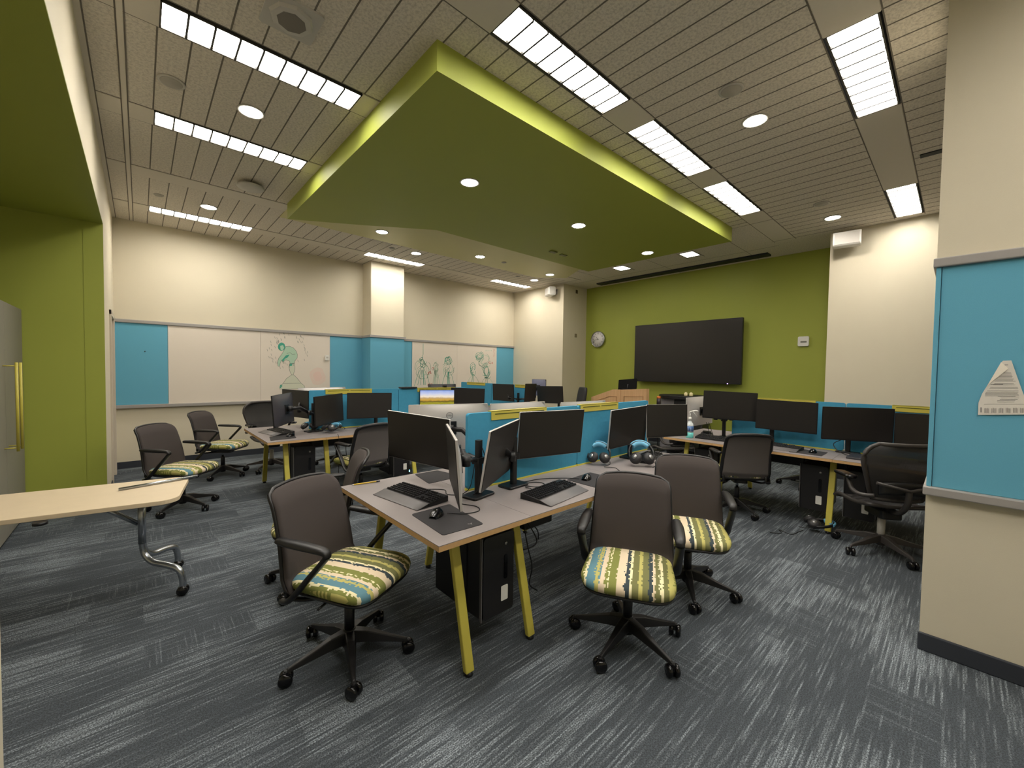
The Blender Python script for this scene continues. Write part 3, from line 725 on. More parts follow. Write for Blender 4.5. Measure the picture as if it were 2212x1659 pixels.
# ------------------------------------------------------------------ chairs
def make_caster(r, ang, R_):
    c, s_ = math.cos(ang), math.sin(ang); p = Vector((R_*c, R_*s_, 0))
    a = Vector((-s_, c, 0)); yaw = 0.9*math.sin(ang*3.7+.5); a = Matrix.Rotation(yaw, 3, 'Z') @ a
    mb = MB()
    for sg in (-1, 1):
        mb.lathe([(.010, -.013), (.028, -.012), (.0325, -.004), (.0325, .006), (.026, .012), (0, .013)], (p+a*(sg*.019)+Vector((0, 0, .0325))), 18, a*sg)
    o = mb.build('caster', M_BLKG, r)
    f = a.cross(Vector((0, 0, 1)))
    MB().tube([p+Vector((0, 0, .03))+f*.0, p+Vector((0, 0, .075))], .009, 8).rbox(-.01, .01, -.012, .012, -.0, .035, .005, 'z', Matrix.Translation(p+Vector((0, 0, .032)))).build('caster_stem', M_BLK, o)
def star_base(r, R_, phase, hub_z=.10, tip_z=.085, m=None):
    mb = MB(); m = m or M_FRAME
    for k in range(5):
        a = phase+k*2*math.pi/5; c, s_ = math.cos(a), math.sin(a); u = Vector((c, s_, 0)); w = Vector((-s_, c, 0))
        secs = [(.02, .034, hub_z+.050, .06), (.10, .028, hub_z+.040, .054), (R_*.62, .019, hub_z+.010, .036), (R_-.035, .013, tip_z+.002, .024), (R_-.008, .011, tip_z-.006, .02), (R_+.004, .008, tip_z-.018, .018)]
        vs = []
        for d, hw, zt, th in secs:
            vs += [u*d-w*hw+Vector((0, 0, zt-th)), u*d+w*hw+Vector((0, 0, zt-th)), u*d+w*hw*.7+Vector((0, 0, zt)), u*d-w*hw*.7+Vector((0, 0, zt))]
        fs = []
        for i in range(len(secs)-1):
            for q in range(4): fs.append((i*4+q, i*4+(q+1) % 4, (i+1)*4+(q+1) % 4, (i+1)*4+q))
        fs += [(0, 3, 2, 1), tuple((len(secs)-1)*4+q for q in range(4))]
        mb.add(vs, fs, False)
    mb.lathe([(.028, hub_z-.045), (.036, hub_z-.04), (.040, hub_z+.03), (.030, hub_z+.055)], n=20)
    o = mb.build('base', m, r, bevel=.004)
    for k in range(5): make_caster(r, phase+k*2*math.pi/5, R_)
def task_chair(label, group, phase, dz=0.0, rear=False):
    """low back desk chair, facing +X, base centre at the origin"""
    r = thing('desk_chair', label, 'chair', (0, 0, 0), 0, group)
    star_base(r, .31, phase)
    MB().lathe([(.026, .11), (.026, .27), (.022, .275)], n=18).build('gas_lift_sleeve', M_BLK, r)
    MB().lathe([(.014, .27), (.014, .40+dz)], n=14).build('gas_lift', M_CHROME, r)
    zs = .455+dz
    # seat cushion: rounded trapezoid with crown and waterfall front
    n = 36; rings = []
    def outline(k, scale=1.0):
        a = 2*math.pi*k/n; ca, sa = math.cos(a), math.sin(a); e = 0.42
        x = math.copysign(abs(ca)**e, ca); y = math.copysign(abs(sa)**e, sa)
        w = .232+.024*(x*.5+.5)
        return (.025+.245*x*scale, y*w*scale)
    def crown(x): return -.020*max(0, (x-.14)/.13)**2-.012*max(0, (-.1-x)/.15)
    mb = MB(); vs = []; prof = [(.93, -.035), (.985, -.022), (1.0, -.004), (.985, .010), (.93, .020), (.82, .027), (.5, .031)]
    for sc, zz in prof:
        for k in range(n):
            x, y = outline(k, sc); vs.append((x, y, zs+zz+crown(x)))
    fs = []
    for i in range(len(prof)-1):
        for k in range(n): l = (k+1) % n; fs.append((i*n+k, i*n+l, (i+1)*n+l, (i+1)*n+k))
    fs.append(tuple(range(n))[::-1]); fs.append(tuple(range((len(prof)-1)*n, len(prof)*n)))
    mb.add(vs, fs, True); mb.build('seat', M_SEAT, r)
    mb = MB(); vs = []; prof = [(.55, -.085), (.80, -.07), (.95, -.048), (.97, -.034)]
    for sc, zz in prof:
        for k in range(n):
            x, y = outline(k, sc); vs.append((x, y, zs+zz+crown(x)))
    fs = [(i*n+k, i*n+(k+1) % n, (i+1)*n+(k+1) % n, (i+1)*n+k) for i in range(3) for k in range(n)]
    fs.append(tuple(range(n))[::-1]); fs.append(tuple(range(3*n, 4*n)))
    mb.add(vs, fs, True); mb.rbox(-.13, .13, -.07, .07, zs-.12, zs-.07, .03); sh = mb.build('seat_shell', M_FRAME, r)
    MB().tube([(.0, -.10, zs-.085), (.02, -.24, zs-.085)], .006).build('lever', M_BLK, sh)
    # backrest: side profile (x, z) from low to high
    def bx(v):   # x of the back surface at height parameter v
        z = v
        return -.215-.105*z+.018*math.sin(z*math.pi)-.035*max(0, (z-.82)/.18)**2+.03*max(0, (.12-z)/.12)
    H0, H1 = zs-.045, zs+.455
    def half(v):
        w = .245-.026*v
        if v > .90:
            q = (v-.90)/.10; w -= .050*(1-math.sqrt(max(0, 1-q*q)))
        return w
    def surf(off):
        def fn(u, v):
            y = (u*2-1)*half(v); z = H0+(H1-H0)*v-.012*((u*2-1)**2)*(v > .5)*v
            x = bx(v)+.030*((u*2-1)**2)*(1-.35*v)+off
            return (x, y, z), (1, 0, .2)
        return fn
    MB().grid(surf(.016), 16, 40, .022).build('backrest', M_BACKF, r)
    # rear shell and rim
    MB().grid(surf(-.0065 if not rear else -.0145), 16, 40, .008).build('back_shell', mat('grey_back_mesh', srgb(98, 92, 90), .85, noise=.05, nscale=300) if rear else M_FRAME, r)
    pts = []
    OFF = -.008 if not rear else -.012
    for v in [k/22 for k in range(0, 23)]: pts.append(Vector(surf(OFF)(1, v)[0]))
    for u in [1-k/14 for k in range(1, 14)]: pts.append(Vector(surf(OFF)(u, 1)[0]))
    for v in [1-k/22 for k in range(0, 23)]: pts.append(Vector(surf(OFF)(0, v)[0]))
    for u in [k/14 for k in range(1, 14)]: pts.append(Vector(surf(OFF)(u, 0)[0]))
    MB().tube(pts, .0105 if not rear else .019, 8, closed=True, flat=1.0).build('back_frame', M_FRAME, r)
    mb = MB()
    for sg in (-1, 1):
        mb.tube(smooth_path([(-.20, sg*.215, zs-.02), (-.20, sg*.21, zs-.075), (-.13, sg*.17, zs-.10), (.0, sg*.06, zs-.095)], 5), .016, 8, flat=.7)
    mb.build('back_support', M_FRAME, r)
    for sg in (-1, 1):
        y = sg*.262
        path = smooth_path([(-.20, sg*.235, zs-.085), (-.13, y, zs-.055), (-.02, y, zs+.065), (.075, y, zs+.170), (.095, y, zs+.200), (.07, y, zs+.216), (-.04, y, zs+.222), (-.14, y, zs+.224), (-.215, y-.006*sg, zs+.226)], 5)
        m_ = len(path); rad = []
        for i in range(m_):
            q = i/(m_-1); rad.append(.024 if q < .55 else .024+.009*math.sin((q-.55)/.45*math.pi)) if q < .98 else rad.append(.012)
        MB().tube(path, .016, 10, flat=.58, hint=Vector((0, 0, 1)), radii=rad).build('armrest', M_FRAME, r)
    return r
def place(r, x, y, deg): r.location = (x, y, 0); r.rotation_euler = (0, 0, R(deg))
GCH = 'dark grey desk chairs with striped seats'
def chair(lb, x, y, deg, wphase, dz=0.0, rear=False):
    c = task_chair(lb, GCH, R(wphase-deg), dz, rear); place(c, x, y, deg); return c
chair('empty desk chair front left of the nearest desk end, striped seat turned to the right', .82, 2.17, -61, 37, .02)
chair('desk chair seen edge-on behind the front left chair, by the desk corner', .93, 3.12, 163, 0, .015)
chair('front right desk chair turned to the camera, beside the yellow legged desk', 2.06, 1.24, 209, 42, -.015)
chair('desk chair just behind the front right one, its striped seat half hidden', 2.895, 1.27, 209, -3, -.01)
chair('desk chair pulled out at left, behind the pale folding table', .33, 5.66, -45, 16)
chair('farther of the two desk chairs at left, near the whiteboard ledge', .86, 7.03, -38, 20)
chair('desk chair with its back turned, tucked under the right hand desk row', 5.00, 1.66, 38, 17, .01, True)
chair('desk chair with its back turned, pushed in at the second desk row', 1.96, 4.83, 97, 10, .005, True)
chair('desk chair beyond the right hand desk row, only its base showing underneath', 6.85, 1.40, 190, 40)
chair('desk chair on the far side of the second desk row, part hidden', 2.35, 6.75, -80, 10)

def mesh_chair(label, group, phase, dz=0.0):
    r = thing('mesh_office_chair', label, 'chair', (0, 0, 0), 0, group)
    star_base(r, .33, phase, .11, .10, mat('graphite_frame', srgb(58, 54, 52), .45))
    MG = mat('graphite_frame', srgb(58, 54, 52), .45)
    MB().lathe([(.028, .12), (.028, .30)], n=16).build('gas_lift_sleeve', M_OFFW, r)
    MB().rbox(-.14, .12, -.08, .08, .33+dz, .40+dz, .03).build('tilt_housing', M_BLK, r, bevel=.01)
    zs = .46+dz
    # seat frame and pellicle
    def seat(u, v):
        x = -.20+.46*u; y = (v*2-1)*(.235-.03*(1-u)); z = zs-.03*math.sin(u*math.pi)-.05*max(0, (u-.75)/.25)**2+.012*(v*2-1)**2
        return (x, y, z), (0, 0, 1)
    MB().grid(seat, 12, 10, .006).build('seat', M_MESH, r)
    pts = [Vector(seat(k/12, 0)[0]) for k in range(13)]+[Vector(seat(1, k/10)[0]) for k in range(1, 10)]+[Vector(seat(1-k/12, 1)[0]) for k in range(13)]+[Vector(seat(0, 1-k/10)[0]) for k in range(1, 10)]
    MB().tube(pts, .017, 8, closed=True).build('seat_frame', MG, r)
    # back: wide rounded top narrowing to the bottom
    def back(u, v):
        w = .175+.11*min(1, v*1.5)**.8
        if v > .75: w *= math.sqrt(max(0.0, 1-((v-.75)/.27)**2))*.6+.4
        y = (u*2-1)*w; z = zs+.06+.47*v; x = -.22-.07*v-.025*math.sin(v*3.1)+.05*(u*2-1)**2
        return (x, y, z), (1, 0, 0)
    MB().grid(back, 14, 18, .005).build('backrest', M_MESH, r)
    pts = [Vector(back(1, k/18)[0]) for k in range(19)]+[Vector(back(1-k/14, 1)[0]) for k in range(1, 14)]+[Vector(back(0, 1-k/18)[0]) for k in range(19)]+[Vector(back(k/14, 0)[0]) for k in range(1, 14)]
    MB().tube(pts, .018, 8, closed=True).build('back_frame', MG, r)
    MB().tube(smooth_path([(-.03, 0, zs-.07), (-.20, 0, zs-.05), (-.30, 0, zs+.05), (-.315, 0, zs+.17)], 5), .022, 8).tube([(-.305, -.22, zs+.22), (-.33, 0, zs+.17), (-.305, .22, zs+.22)], .013, 8).build('back_support', MG, r)
    def lum(u, v):
        return (-.288+.03*(u*2-1)**2, (u*2-1)*.18, zs+.13+.10*v-.02*(u*2-1)**2), (1, 0, 0)
    MB().grid(lum, 10, 4, .015).build('lumbar_pad', M_BLK, r)
    for sg in (-1, 1):
        ar = MB().rbox(-.12, .13, sg*.285-.045, sg*.285+.045, zs+.20, zs+.228, .04, 'z', chamfer=.008).build('armrest', M_BLKG, r)
        MB().tube(smooth_path([(-.25, sg*.20, zs+.10), (-.20, sg*.27, zs+.09), (-.10, sg*.285, zs+.11), (-.03, sg*.285, zs+.20)], 5), .018, 8).build('arm_support', MG, ar)
    return r
GMC = 'black mesh office chairs'
c = mesh_chair('black mesh-back office chair with armrests, half hidden by the near right pier', GMC, R(6-35)); place(c, 4.82, .42, 35)
c = mesh_chair('black mesh-back office chair behind the left desk row, by the whiteboard ledge', GMC, R(20+70), .02); place(c, 1.47, 7.02, -78)
c = mesh_chair('mesh-back office chair partly seen beyond the end of the nearest desk', GMC, R(30), -.06); place(c, 6.15, 2.95, 60)

def exec_chair():
    r = thing('padded_office_chair', 'tall black padded chair beside the wooden lectern', 'chair', (7.33, 6.03, 0), R(148))
    star_base(r, .31, 0.3)
    MB().lathe([(.025, .12), (.025, .45)], n=16).build('gas_lift', M_BLK, r)
    MB().rbox(-.24, .26, -.25, .25, .46, .56, .07, chamfer=.02).build('seat', M_CHAIRD, r)
    def bk(u, v):
        w = .25-.03*v
        if v > .8: w *= math.sqrt(max(0.02, 1-((v-.8)/.22)**2))*.45+.55
        return (-.22-.10*v+.04*(u*2-1)**2, (u*2-1)*w, .56+.64*v), (1, 0, .15)
    MB().grid(bk, 12, 16, .06).build('backrest', M_CHAIRD, r)
    for sg in (-1, 1): MB().tube(smooth_path([(-.2, sg*.26, .55), (.0, sg*.3, .6), (.05, sg*.3, .74), (-.2, sg*.28, .78)], 5), .018, 8).build('armrest', M_BLK, r)
exec_chair()

# ------------------------------------------------------------------ desks
ZD = .744
def bench(name, lb, org, rz, secs, D, leg_x, screens, grp, holders, sign=1):
    """benching desk: local X runs along, local Y across (0..D); secs are cut positions along X"""
    r = thing(name, lb, 'desk', org, rz, grp)
    for x0, x1 in zip(secs[:-1], secs[1:]):
        full = x0 == secs[0]
        pieces = [(0, D)] if full else [(0, D/2-.004), (D/2+.004, D)]
        for a, b_ in pieces:
            tp = MB().box(x0+.001, x1-.001, a, b_, ZD-.004, ZD).build('desktop', M_DESK, r)
            MB().box(x0+.001, x1-.001, a, b_, ZD-.030, ZD-.004).build('desktop_core', M_PLY, tp, bevel=.001)
    for lx in leg_x:
        for sg in (0, 1):
            y_f = .055 if sg == 0 else D-.055; y_t = .22 if sg == 0 else D-.22
            w, d = .026, .016
            mb = MB(); a = [(lx-w, y_f), (lx+w, y_f)]
            vs = []
            for (yy, zz) in ((y_f, .02), (y_t, ZD-.032)):
                vs += [(lx-w, yy-d, zz), (lx+w, yy-d, zz), (lx+w, yy+d, zz), (lx-w, yy+d, zz)]
            mb.add(vs, [(0, 3, 2, 1), (4, 5, 6, 7), (0, 1, 5, 4), (1, 2, 6, 5), (2, 3, 7, 6), (3, 0, 4, 7)])
            lg = mb.build('leg', M_YEL, r, bevel=.006)
            MB().lathe([(.018, 0), (.022, .006), (.014, .022)], (lx, y_f, 0), 12).build('leg_foot', M_BLK, lg)
        MB().box(lx-.02, lx+.02, .2, D-.2, ZD-.07, ZD-.032).build('crossbar', M_YEL, r)
    MB().box(secs[0]+.15, secs[-1]-.15, D/2-.30, D/2-.26, ZD-.08, ZD-.032).box(secs[0]+.15, secs[-1]-.15, D/2+.26, D/2+.30, ZD-.08, ZD-.032).build('support_rail', M_BLK, r)
    MB().box(secs[1], secs[-1]-.1, D/2-.13, D/2+.13, ZD-.20, ZD-.195).box(secs[1], secs[-1]-.1, D/2-.13, D/2-.125, ZD-.2, ZD-.10).box(secs[1], secs[-1]-.1, D/2+.125, D/2+.13, ZD-.2, ZD-.10).build('cable_tray', M_BLK, r)
    # privacy screens
    for (x0, x1) in screens:
        p = MB().rbox(x0+.004, x1-.004, D/2-.014, D/2+.014, ZD+.012, 1.262, .02, 'y').build('privacy_screen', M_BLUEP, r)
        MB().box(x0+.004, x1-.004, D/2-.018, D/2+.018, ZD+.000, ZD+.012).build('screen_channel', M_YELT, p)
    for (x0, x1) in holders:
        mb = MB().box(x0, x1, D/2-.022, D/2-.0145, 1.205, 1.270).box(x0, x1, D/2+.0145, D/2+.022, 1.205, 1.270).box(x0, x1, D/2-.022, D/2+.022, 1.263, 1.270)
        h = mb.build('screen_clip', M_YEL, r, bevel=.002)
        mid = (x0+x1)/2
        MB().box(x0+.03, mid-.01, D/2-.0228, D/2-.0222, 1.243, 1.250).box(mid+.01, x1-.03, D/2-.0228, D/2-.0222, 1.243, 1.250).build('slot', mat('olive_slot', srgb(70, 78, 20), .8), h)
    return r
Y1 = 1.575; D1 = 1.245; X1 = 1.0
b1 = bench('workstation_desk', 'nearest grey desk row with plywood edge and yellow-green slanted legs', (X1, Y1, 0), 0, [0, .60, 1.76, 2.93], D1, [.22, .66, 1.72, 2.72], [(.60, 1.76), (1.76, 2.93)], 'grey topped desk rows', [(.80, 1.36), (1.79, 2.36)])
Y2 = 4.96; D2 = 1.33
b2 = bench('workstation_desk', 'second grey desk row at left, in front of the whiteboards', (X1, Y2, 0), 0, [0, .60, 1.84, 3.1], D2, [.22, .66, 1.80, 2.9], [(.60, 1.84), (1.84, 3.08)], 'grey topped desk rows', [(.80, 1.43), (2.15, 2.85)])
# right hand row runs along Y : local X -> -Y, local Y -> +X
b3 = bench('workstation_desk', 'right hand grey desk row along the beige wall, chairs facing its blue screen', (4.93, 2.52, 0), R(-90), [0, .60, 1.72, 2.90, 4.0], 1.22, [.22, .66, 1.70, 2.88], [(.60, 1.72), (1.72, 2.90), (2.90, 4.0)], 'grey topped desk rows', [(.66, 1.46), (2.08, 2.84)])
b4 = bench('workstation_desk', 'farthest desk row, its blue screens just showing before the far whiteboard', (5.22, 8.25, 0), R(-90), [0, 1.17, 2.34, 2.95], 1.26, [.2, 1.1, 2.3, 2.7], [(0, 1.17), (1.17, 2.34)], 'grey topped desk rows', [(.25, .95), (1.95, 2.28)])

# ------------------------------------------------------------------ monitors and arms
CAMP = Vector((0, 0, CAM_H))
def pull(p, k): return CAMP+(Vector(p)-CAMP)*k
GM = 'flat desktop monitors on arms'
def monitor(lb, p, yaw, tilt=0, roll=0, w=.612, h=.36, back='silver', flip=False, pic=False, logo=False, led=False, edge=None):
    """p centre; facing local -Y; flip = its back is turned to the camera"""
    yaw, tilt, roll = R(yaw), R(tilt), R(roll)
    u = Vector((math.cos(yaw), math.sin(yaw), 0)); n0 = Vector((math.sin(yaw), -math.cos(yaw), 0))
    upv = Vector((0, 0, 1))*math.cos(tilt)-n0*math.sin(tilt)
    u2 = u*math.cos(roll)+upv*math.sin(roll); v2 = -u*math.sin(roll)+upv*math.cos(roll)
    if flip: u2 = -u2
    yv = v2.cross(u2)          # local +Y = away from the viewer side
    mt = Matrix((u2, yv, v2)).transposed().to_4x4(); mt.translation = Vector(p)
    r = thing('monitor', lb, 'monitor', (0, 0, 0), 0, GM); r.matrix_world = mt
    mb_ = M_SILV if back == 'silver' else (mat('bluish_shell', srgb(128, 130, 158), .5) if back == 'blue' else M_DBACK)
    MB().rbox(-w/2, w/2, -.004, .008, -h/2, h/2, .006, 'y').build('bezel', M_BLK if back != 'silver' else M_SILV, r)
    fr_ = MB().box(-w/2+.002, w/2-.002, -.0055, -.004, -h/2+.002, h/2-.002).build('front_frame', M_BLK, r)
    MB().box(-w/2+.007, w/2-.007, -.0065, -.0055, -h/2+.014, h/2-.007).build('screen', M_SUNSET if pic else M_SCREEN, r)
    # bulged back
    def bk(a, b_):
        x = (a*2-1); z = (b_*2-1); d = .008+.030*(1-abs(x)**3)*(1-abs(z)**3)
        return (x*(w/2-.004), d, z*(h/2-.004)), (0, 1, 0)
    MB().grid(bk, 14, 10).build('back_cover', mb_, r, fix=False)
    MB().box(-.055, .055, .036, .048, -.055, .055).build('mount_plate', M_BLK, r, bevel=.004)
    if logo:
        lz = h*.27; LY = .0385
        pts = [(.026*math.cos(a*.3142), LY-.0035, lz+.026*math.sin(a*.3142)) for a in range(20)]
        MB().tube(pts, .0017, 6, closed=True, hint=Vector((0, 1, 0))).build('logo_ring', mat('logo_grey', srgb(84, 82, 82), .5), r)
        BK = Matrix(((-1, 0, 0, 0), (0, 0, 1, 0), (0, 1, 0, 0), (0, 0, 0, 1)))
        text('DELL', .017, r, Matrix.Translation((0, LY-.0020, lz)) @ BK, mat('logo_grey', srgb(110, 108, 108), .5), 'logo')
    r['_c'] = 1; del r['_c']
    return r, mt
def arm(lb, x, y, z0, top, heads, base=(.20, .13), rz=0.0, side_k=.10):
    """post standing on a desk with jointed arms to monitor mounts"""
    r = thing('monitor_stand', lb, 'monitor stand', (x, y, z0), rz, 'black monitor arms')
    inv = Matrix.Rotation(-rz, 3, 'Z')
    MB().rbox(-base[0]/2, base[0]/2, -base[1]/2, base[1]/2, 0, .016, .02, chamfer=.004).build('base_plate', M_BLK, r)
    MB().rbox(-.022, .022, -.018, .018, .014, top, .01).build('post', M_BLK, r)
    MB().rbox(-.04, .04, -.028, .028, top-.15, top-.11, .012).build('collar', M_BLK, r)
    for mt in heads:
        q = mt @ Vector((0, .048, 0)); q2 = mt @ Vector((0, .075, 0))
        a = inv @ (Vector((q.x-x, q.y-y, q.z-z0))); a2 = inv @ (Vector((q2.x-x, q2.y-y, q2.z-z0)))
        s0 = Vector((0, 0, top-.13)); side = Vector((-(a2.y), a2.x, 0)); side = side.normalized()*max(-.10, min(side_k, .25*(a2-s0).length)) if side.length > .01 else Vector((.05, 0, 0))
        mid = (s0+a2)/2+side; mid.z = s0.z+.03
        MB().tube([s0, mid], .020, 8, flat=.7).build('lower_arm', M_BLK, r)
        MB().tube([mid, (mid+a2)/2+Vector((0, 0, .04)), a2], .017, 8, flat=1.2).lathe([(.024, -.03), (.024, .03)], mid, 14).build('upper_arm', M_BLK, r)
        MB().lathe([(.026, -.03), (.026, .03)], a2, 14).tube([a2, a], .015, 8).build('head', M_BLK, r)
    return r
mA, tA = monitor('monitor at the far side of the nearest desk end, dark screen turned to the left', pull((1.49, 2.64, 1.046), .96), -74, -5.5, -2.4, .588, .346)
mB_, tB = monitor('monitor seen edge-on with silver back, standing by the mouse pad at the desk end', (1.298, 1.907, 1.03), -119, -4.6, 0)
mC, tC = monitor('tilted monitor left of the near screen panel, dark face turned right', (1.695, 1.945, 1.033), 31.4, -9.3, .3)
mD, tD = monitor('large dark monitor in the middle of the nearest desk, above the silver keyboard', pull((2.371, 2.129, 1.068), .955), -11.9, -6.3, 0, .585, .344)
mE, tE = monitor('dark monitor farther along the nearest desk, above the headphones', pull((3.38, 2.071, 1.046), .985), -.9, -6, 2.0, .60, .353)
mF, tF = monitor('dark monitor at the right end of the nearest desk, left of the spray bottle', (3.85, 1.93, 1.082), -17, 3, -1, .54, .32)
mU1, tU1 = monitor('silver monitor back with round logo, seen beyond the near desk panel', pull((1.776, 2.667, 1.106), 1.045), -25.8, -4, .7, .64, .376, flip=True, logo=True)
mU2, tU2 = monitor('second silver monitor back with round logo, right of the first above the yellow clip', (2.475, 2.618, 1.092), -4.7, .4, .1, .612, .36, flip=True, logo=True)
mU3, tU3 = monitor('silver monitor back mostly hidden behind the near desk panel, below the lectern', (3.25, 2.50, 1.085), -8, 0, .3, .60, .35, flip=True, logo=False)
arm('black monitor arm on the desk end between the two left screens', 1.60, 2.06, ZD, .36, [tA, tB], rz=.2, side_k=-.07)
arm('black monitor arm with square foot left of the middle monitor', 1.93, 2.085, ZD, .34, [tC, tD], rz=.1)
arm('black monitor arm behind the headphones on the nearest desk', 3.44, 2.09, ZD, .34, [tE, tF], rz=.1)
arm('black monitor arm holding the silver backed monitors beyond the panel', 2.12, 2.42, ZD, .36, [tU1, tU2], rz=0)
arm('black monitor arm on the far side near the lectern', 3.30, 2.30, ZD, .36, [tU3], rz=0)
# second row
mG, tG = monitor('dark monitor back with visible arm at the left end of the second row', (1.235, 5.322, 1.062), 57.4, 3.8, .8, back='dark', flip=True)
mH, tH = monitor('dark monitor behind the left-end monitor back of the second row', (1.52, 5.93, 1.075), -74, 0, 0, back='dark')
mK, tK = monitor('dark monitor facing the camera beside the left edge of the second blue panel', (1.753, 5.312, 1.036), 39.8, 2, 1.3, back='dark')
mL, tL = monitor('dark monitor under the yellow clip of the second row, above the turned chair', pull((2.413, 5.638, 1.028), .955), -11.2, 0, -.7, .585, .344, back='dark')
mM, tM = monitor('lit monitor showing a golden landscape with blue sky', (3.42, 5.47, 1.08), -22, 0, 0, .54, .32, back='dark', pic=True)
mN, tN = monitor('black monitor just right of the lit landscape screen', (3.88, 5.30, 1.10), -33, -4, -1.5, .54, .33, back='dark')
mI, tI = monitor('silver monitor back rising behind the left blue panel of the second row', (1.886, 6.0, 1.10), -6.4, .6, .5, flip=True)
arm('black monitor arm on the end of the second row', 1.62, 5.50, ZD, .36, [tG, tK, tH], rz=.2)
arm('black monitor arm at the middle of the second row', 2.45, 5.52, ZD, .34, [tL], rz=.2)
arm('black monitor arm behind the lit landscape screen', 3.66, 5.53, ZD, .34, [tM, tN], rz=.2)
arm('black monitor arm on the far side of the second row', 1.9, 5.80, ZD, .36, [tI], rz=0)
# far row
mP, tP = monitor('dark monitor of the farthest row, left of the blue gap', pull((5.753, 6.582, 1.087), .97), -84, -2.7, .4, .595, .35, back='dark')
mQ, tQ = monitor('narrow looking turned monitor in the farthest row, in the middle', pull((5.826, 5.822, 1.119), .95), 23.9, -3, -1.2, .58, .342, back='dark')
mR, tR = monitor('rightmost dark monitor of the farthest row, in front of the beige corner', (6.25, 5.68, 1.072), -77, -5, 1.6, .606, .357, back='dark')
mS, tS = monitor('small bluish monitor back peeking above the farthest row', (6.4, 6.14, 1.20), -80, 0, 0, .36, .355, back='blue', flip=True)
mO, tO = monitor('dark monitor top peeking out above the black monitor by the lit screen', (3.86, 6.02, 1.155), -12, 0, 0, .50, .30, back='dark', flip=True)
arm('black monitor stand hidden behind the black monitor of the second row', 3.86, 5.85, ZD, .36, [tO], rz=0)
arm('black monitor arm in the middle of the farthest row', 5.70, 6.05, ZD, .36, [tP, tQ], rz=0)
arm('black monitor arm under the rightmost far monitor', 6.38, 5.55, ZD, .34, [tR], rz=0)
arm('black monitor arm of the bluish far monitor', 6.30, 6.35, ZD, .36, [tS], rz=0)
bpy.data.objects.remove(bpy.data.objects['dummy'], do_unlink=True) if 'dummy' in bpy.data.objects else None
# right row
mW, tW = monitor('grey screened monitor at the left of the right hand desk row', pull((5.576, 1.972, 1.146), .95), -67.7, -2.8, -1.5, .581, .342, back='dark')
mX, tX = monitor('black monitor second from left in the right hand desk row', pull((5.611, 1.363, 1.067), .95), -84.7, -4.8, -1.1, .581, .342, back='dark')
mY, tY = monitor('wide dark monitor in front of the beige wall in the right hand row', pull((5.643, .719, 1.036), .95), -65.4, -4.3, .4, .581, .342, back='dark')
mZ, tZ = monitor('last monitor of the right hand row, cut off by the near pier', (5.25, .10, 1.04), -75, 0, 0, .60, .35, back='dark')
mV, tV = monitor('silver monitor back at the near end of the right hand row, by the spray bottle', pull((5.25, 2.211, 1.08), 1.02), -7.5, 0, 1.6, .60, .37, flip=True)
arm('black monitor arm behind the grey screened monitor', 5.47, 1.99, ZD, .36, [tW, tV], rz=0)
arm('black monitor arm under the black monitor of the right row', 5.44, 1.45, ZD, .33, [tX], rz=R(-90), side_k=-.02)
arm('black monitor arm behind the wide monitor before the beige wall', 5.465, .76, ZD, .33, [tY], rz=R(-90), side_k=.0, base=(.20, .09))
arm('black monitor arm of the last monitor, beside the near pier', 5.44, .14, ZD, .33, [tZ], rz=R(-90), side_k=.0, base=(.20, .09))

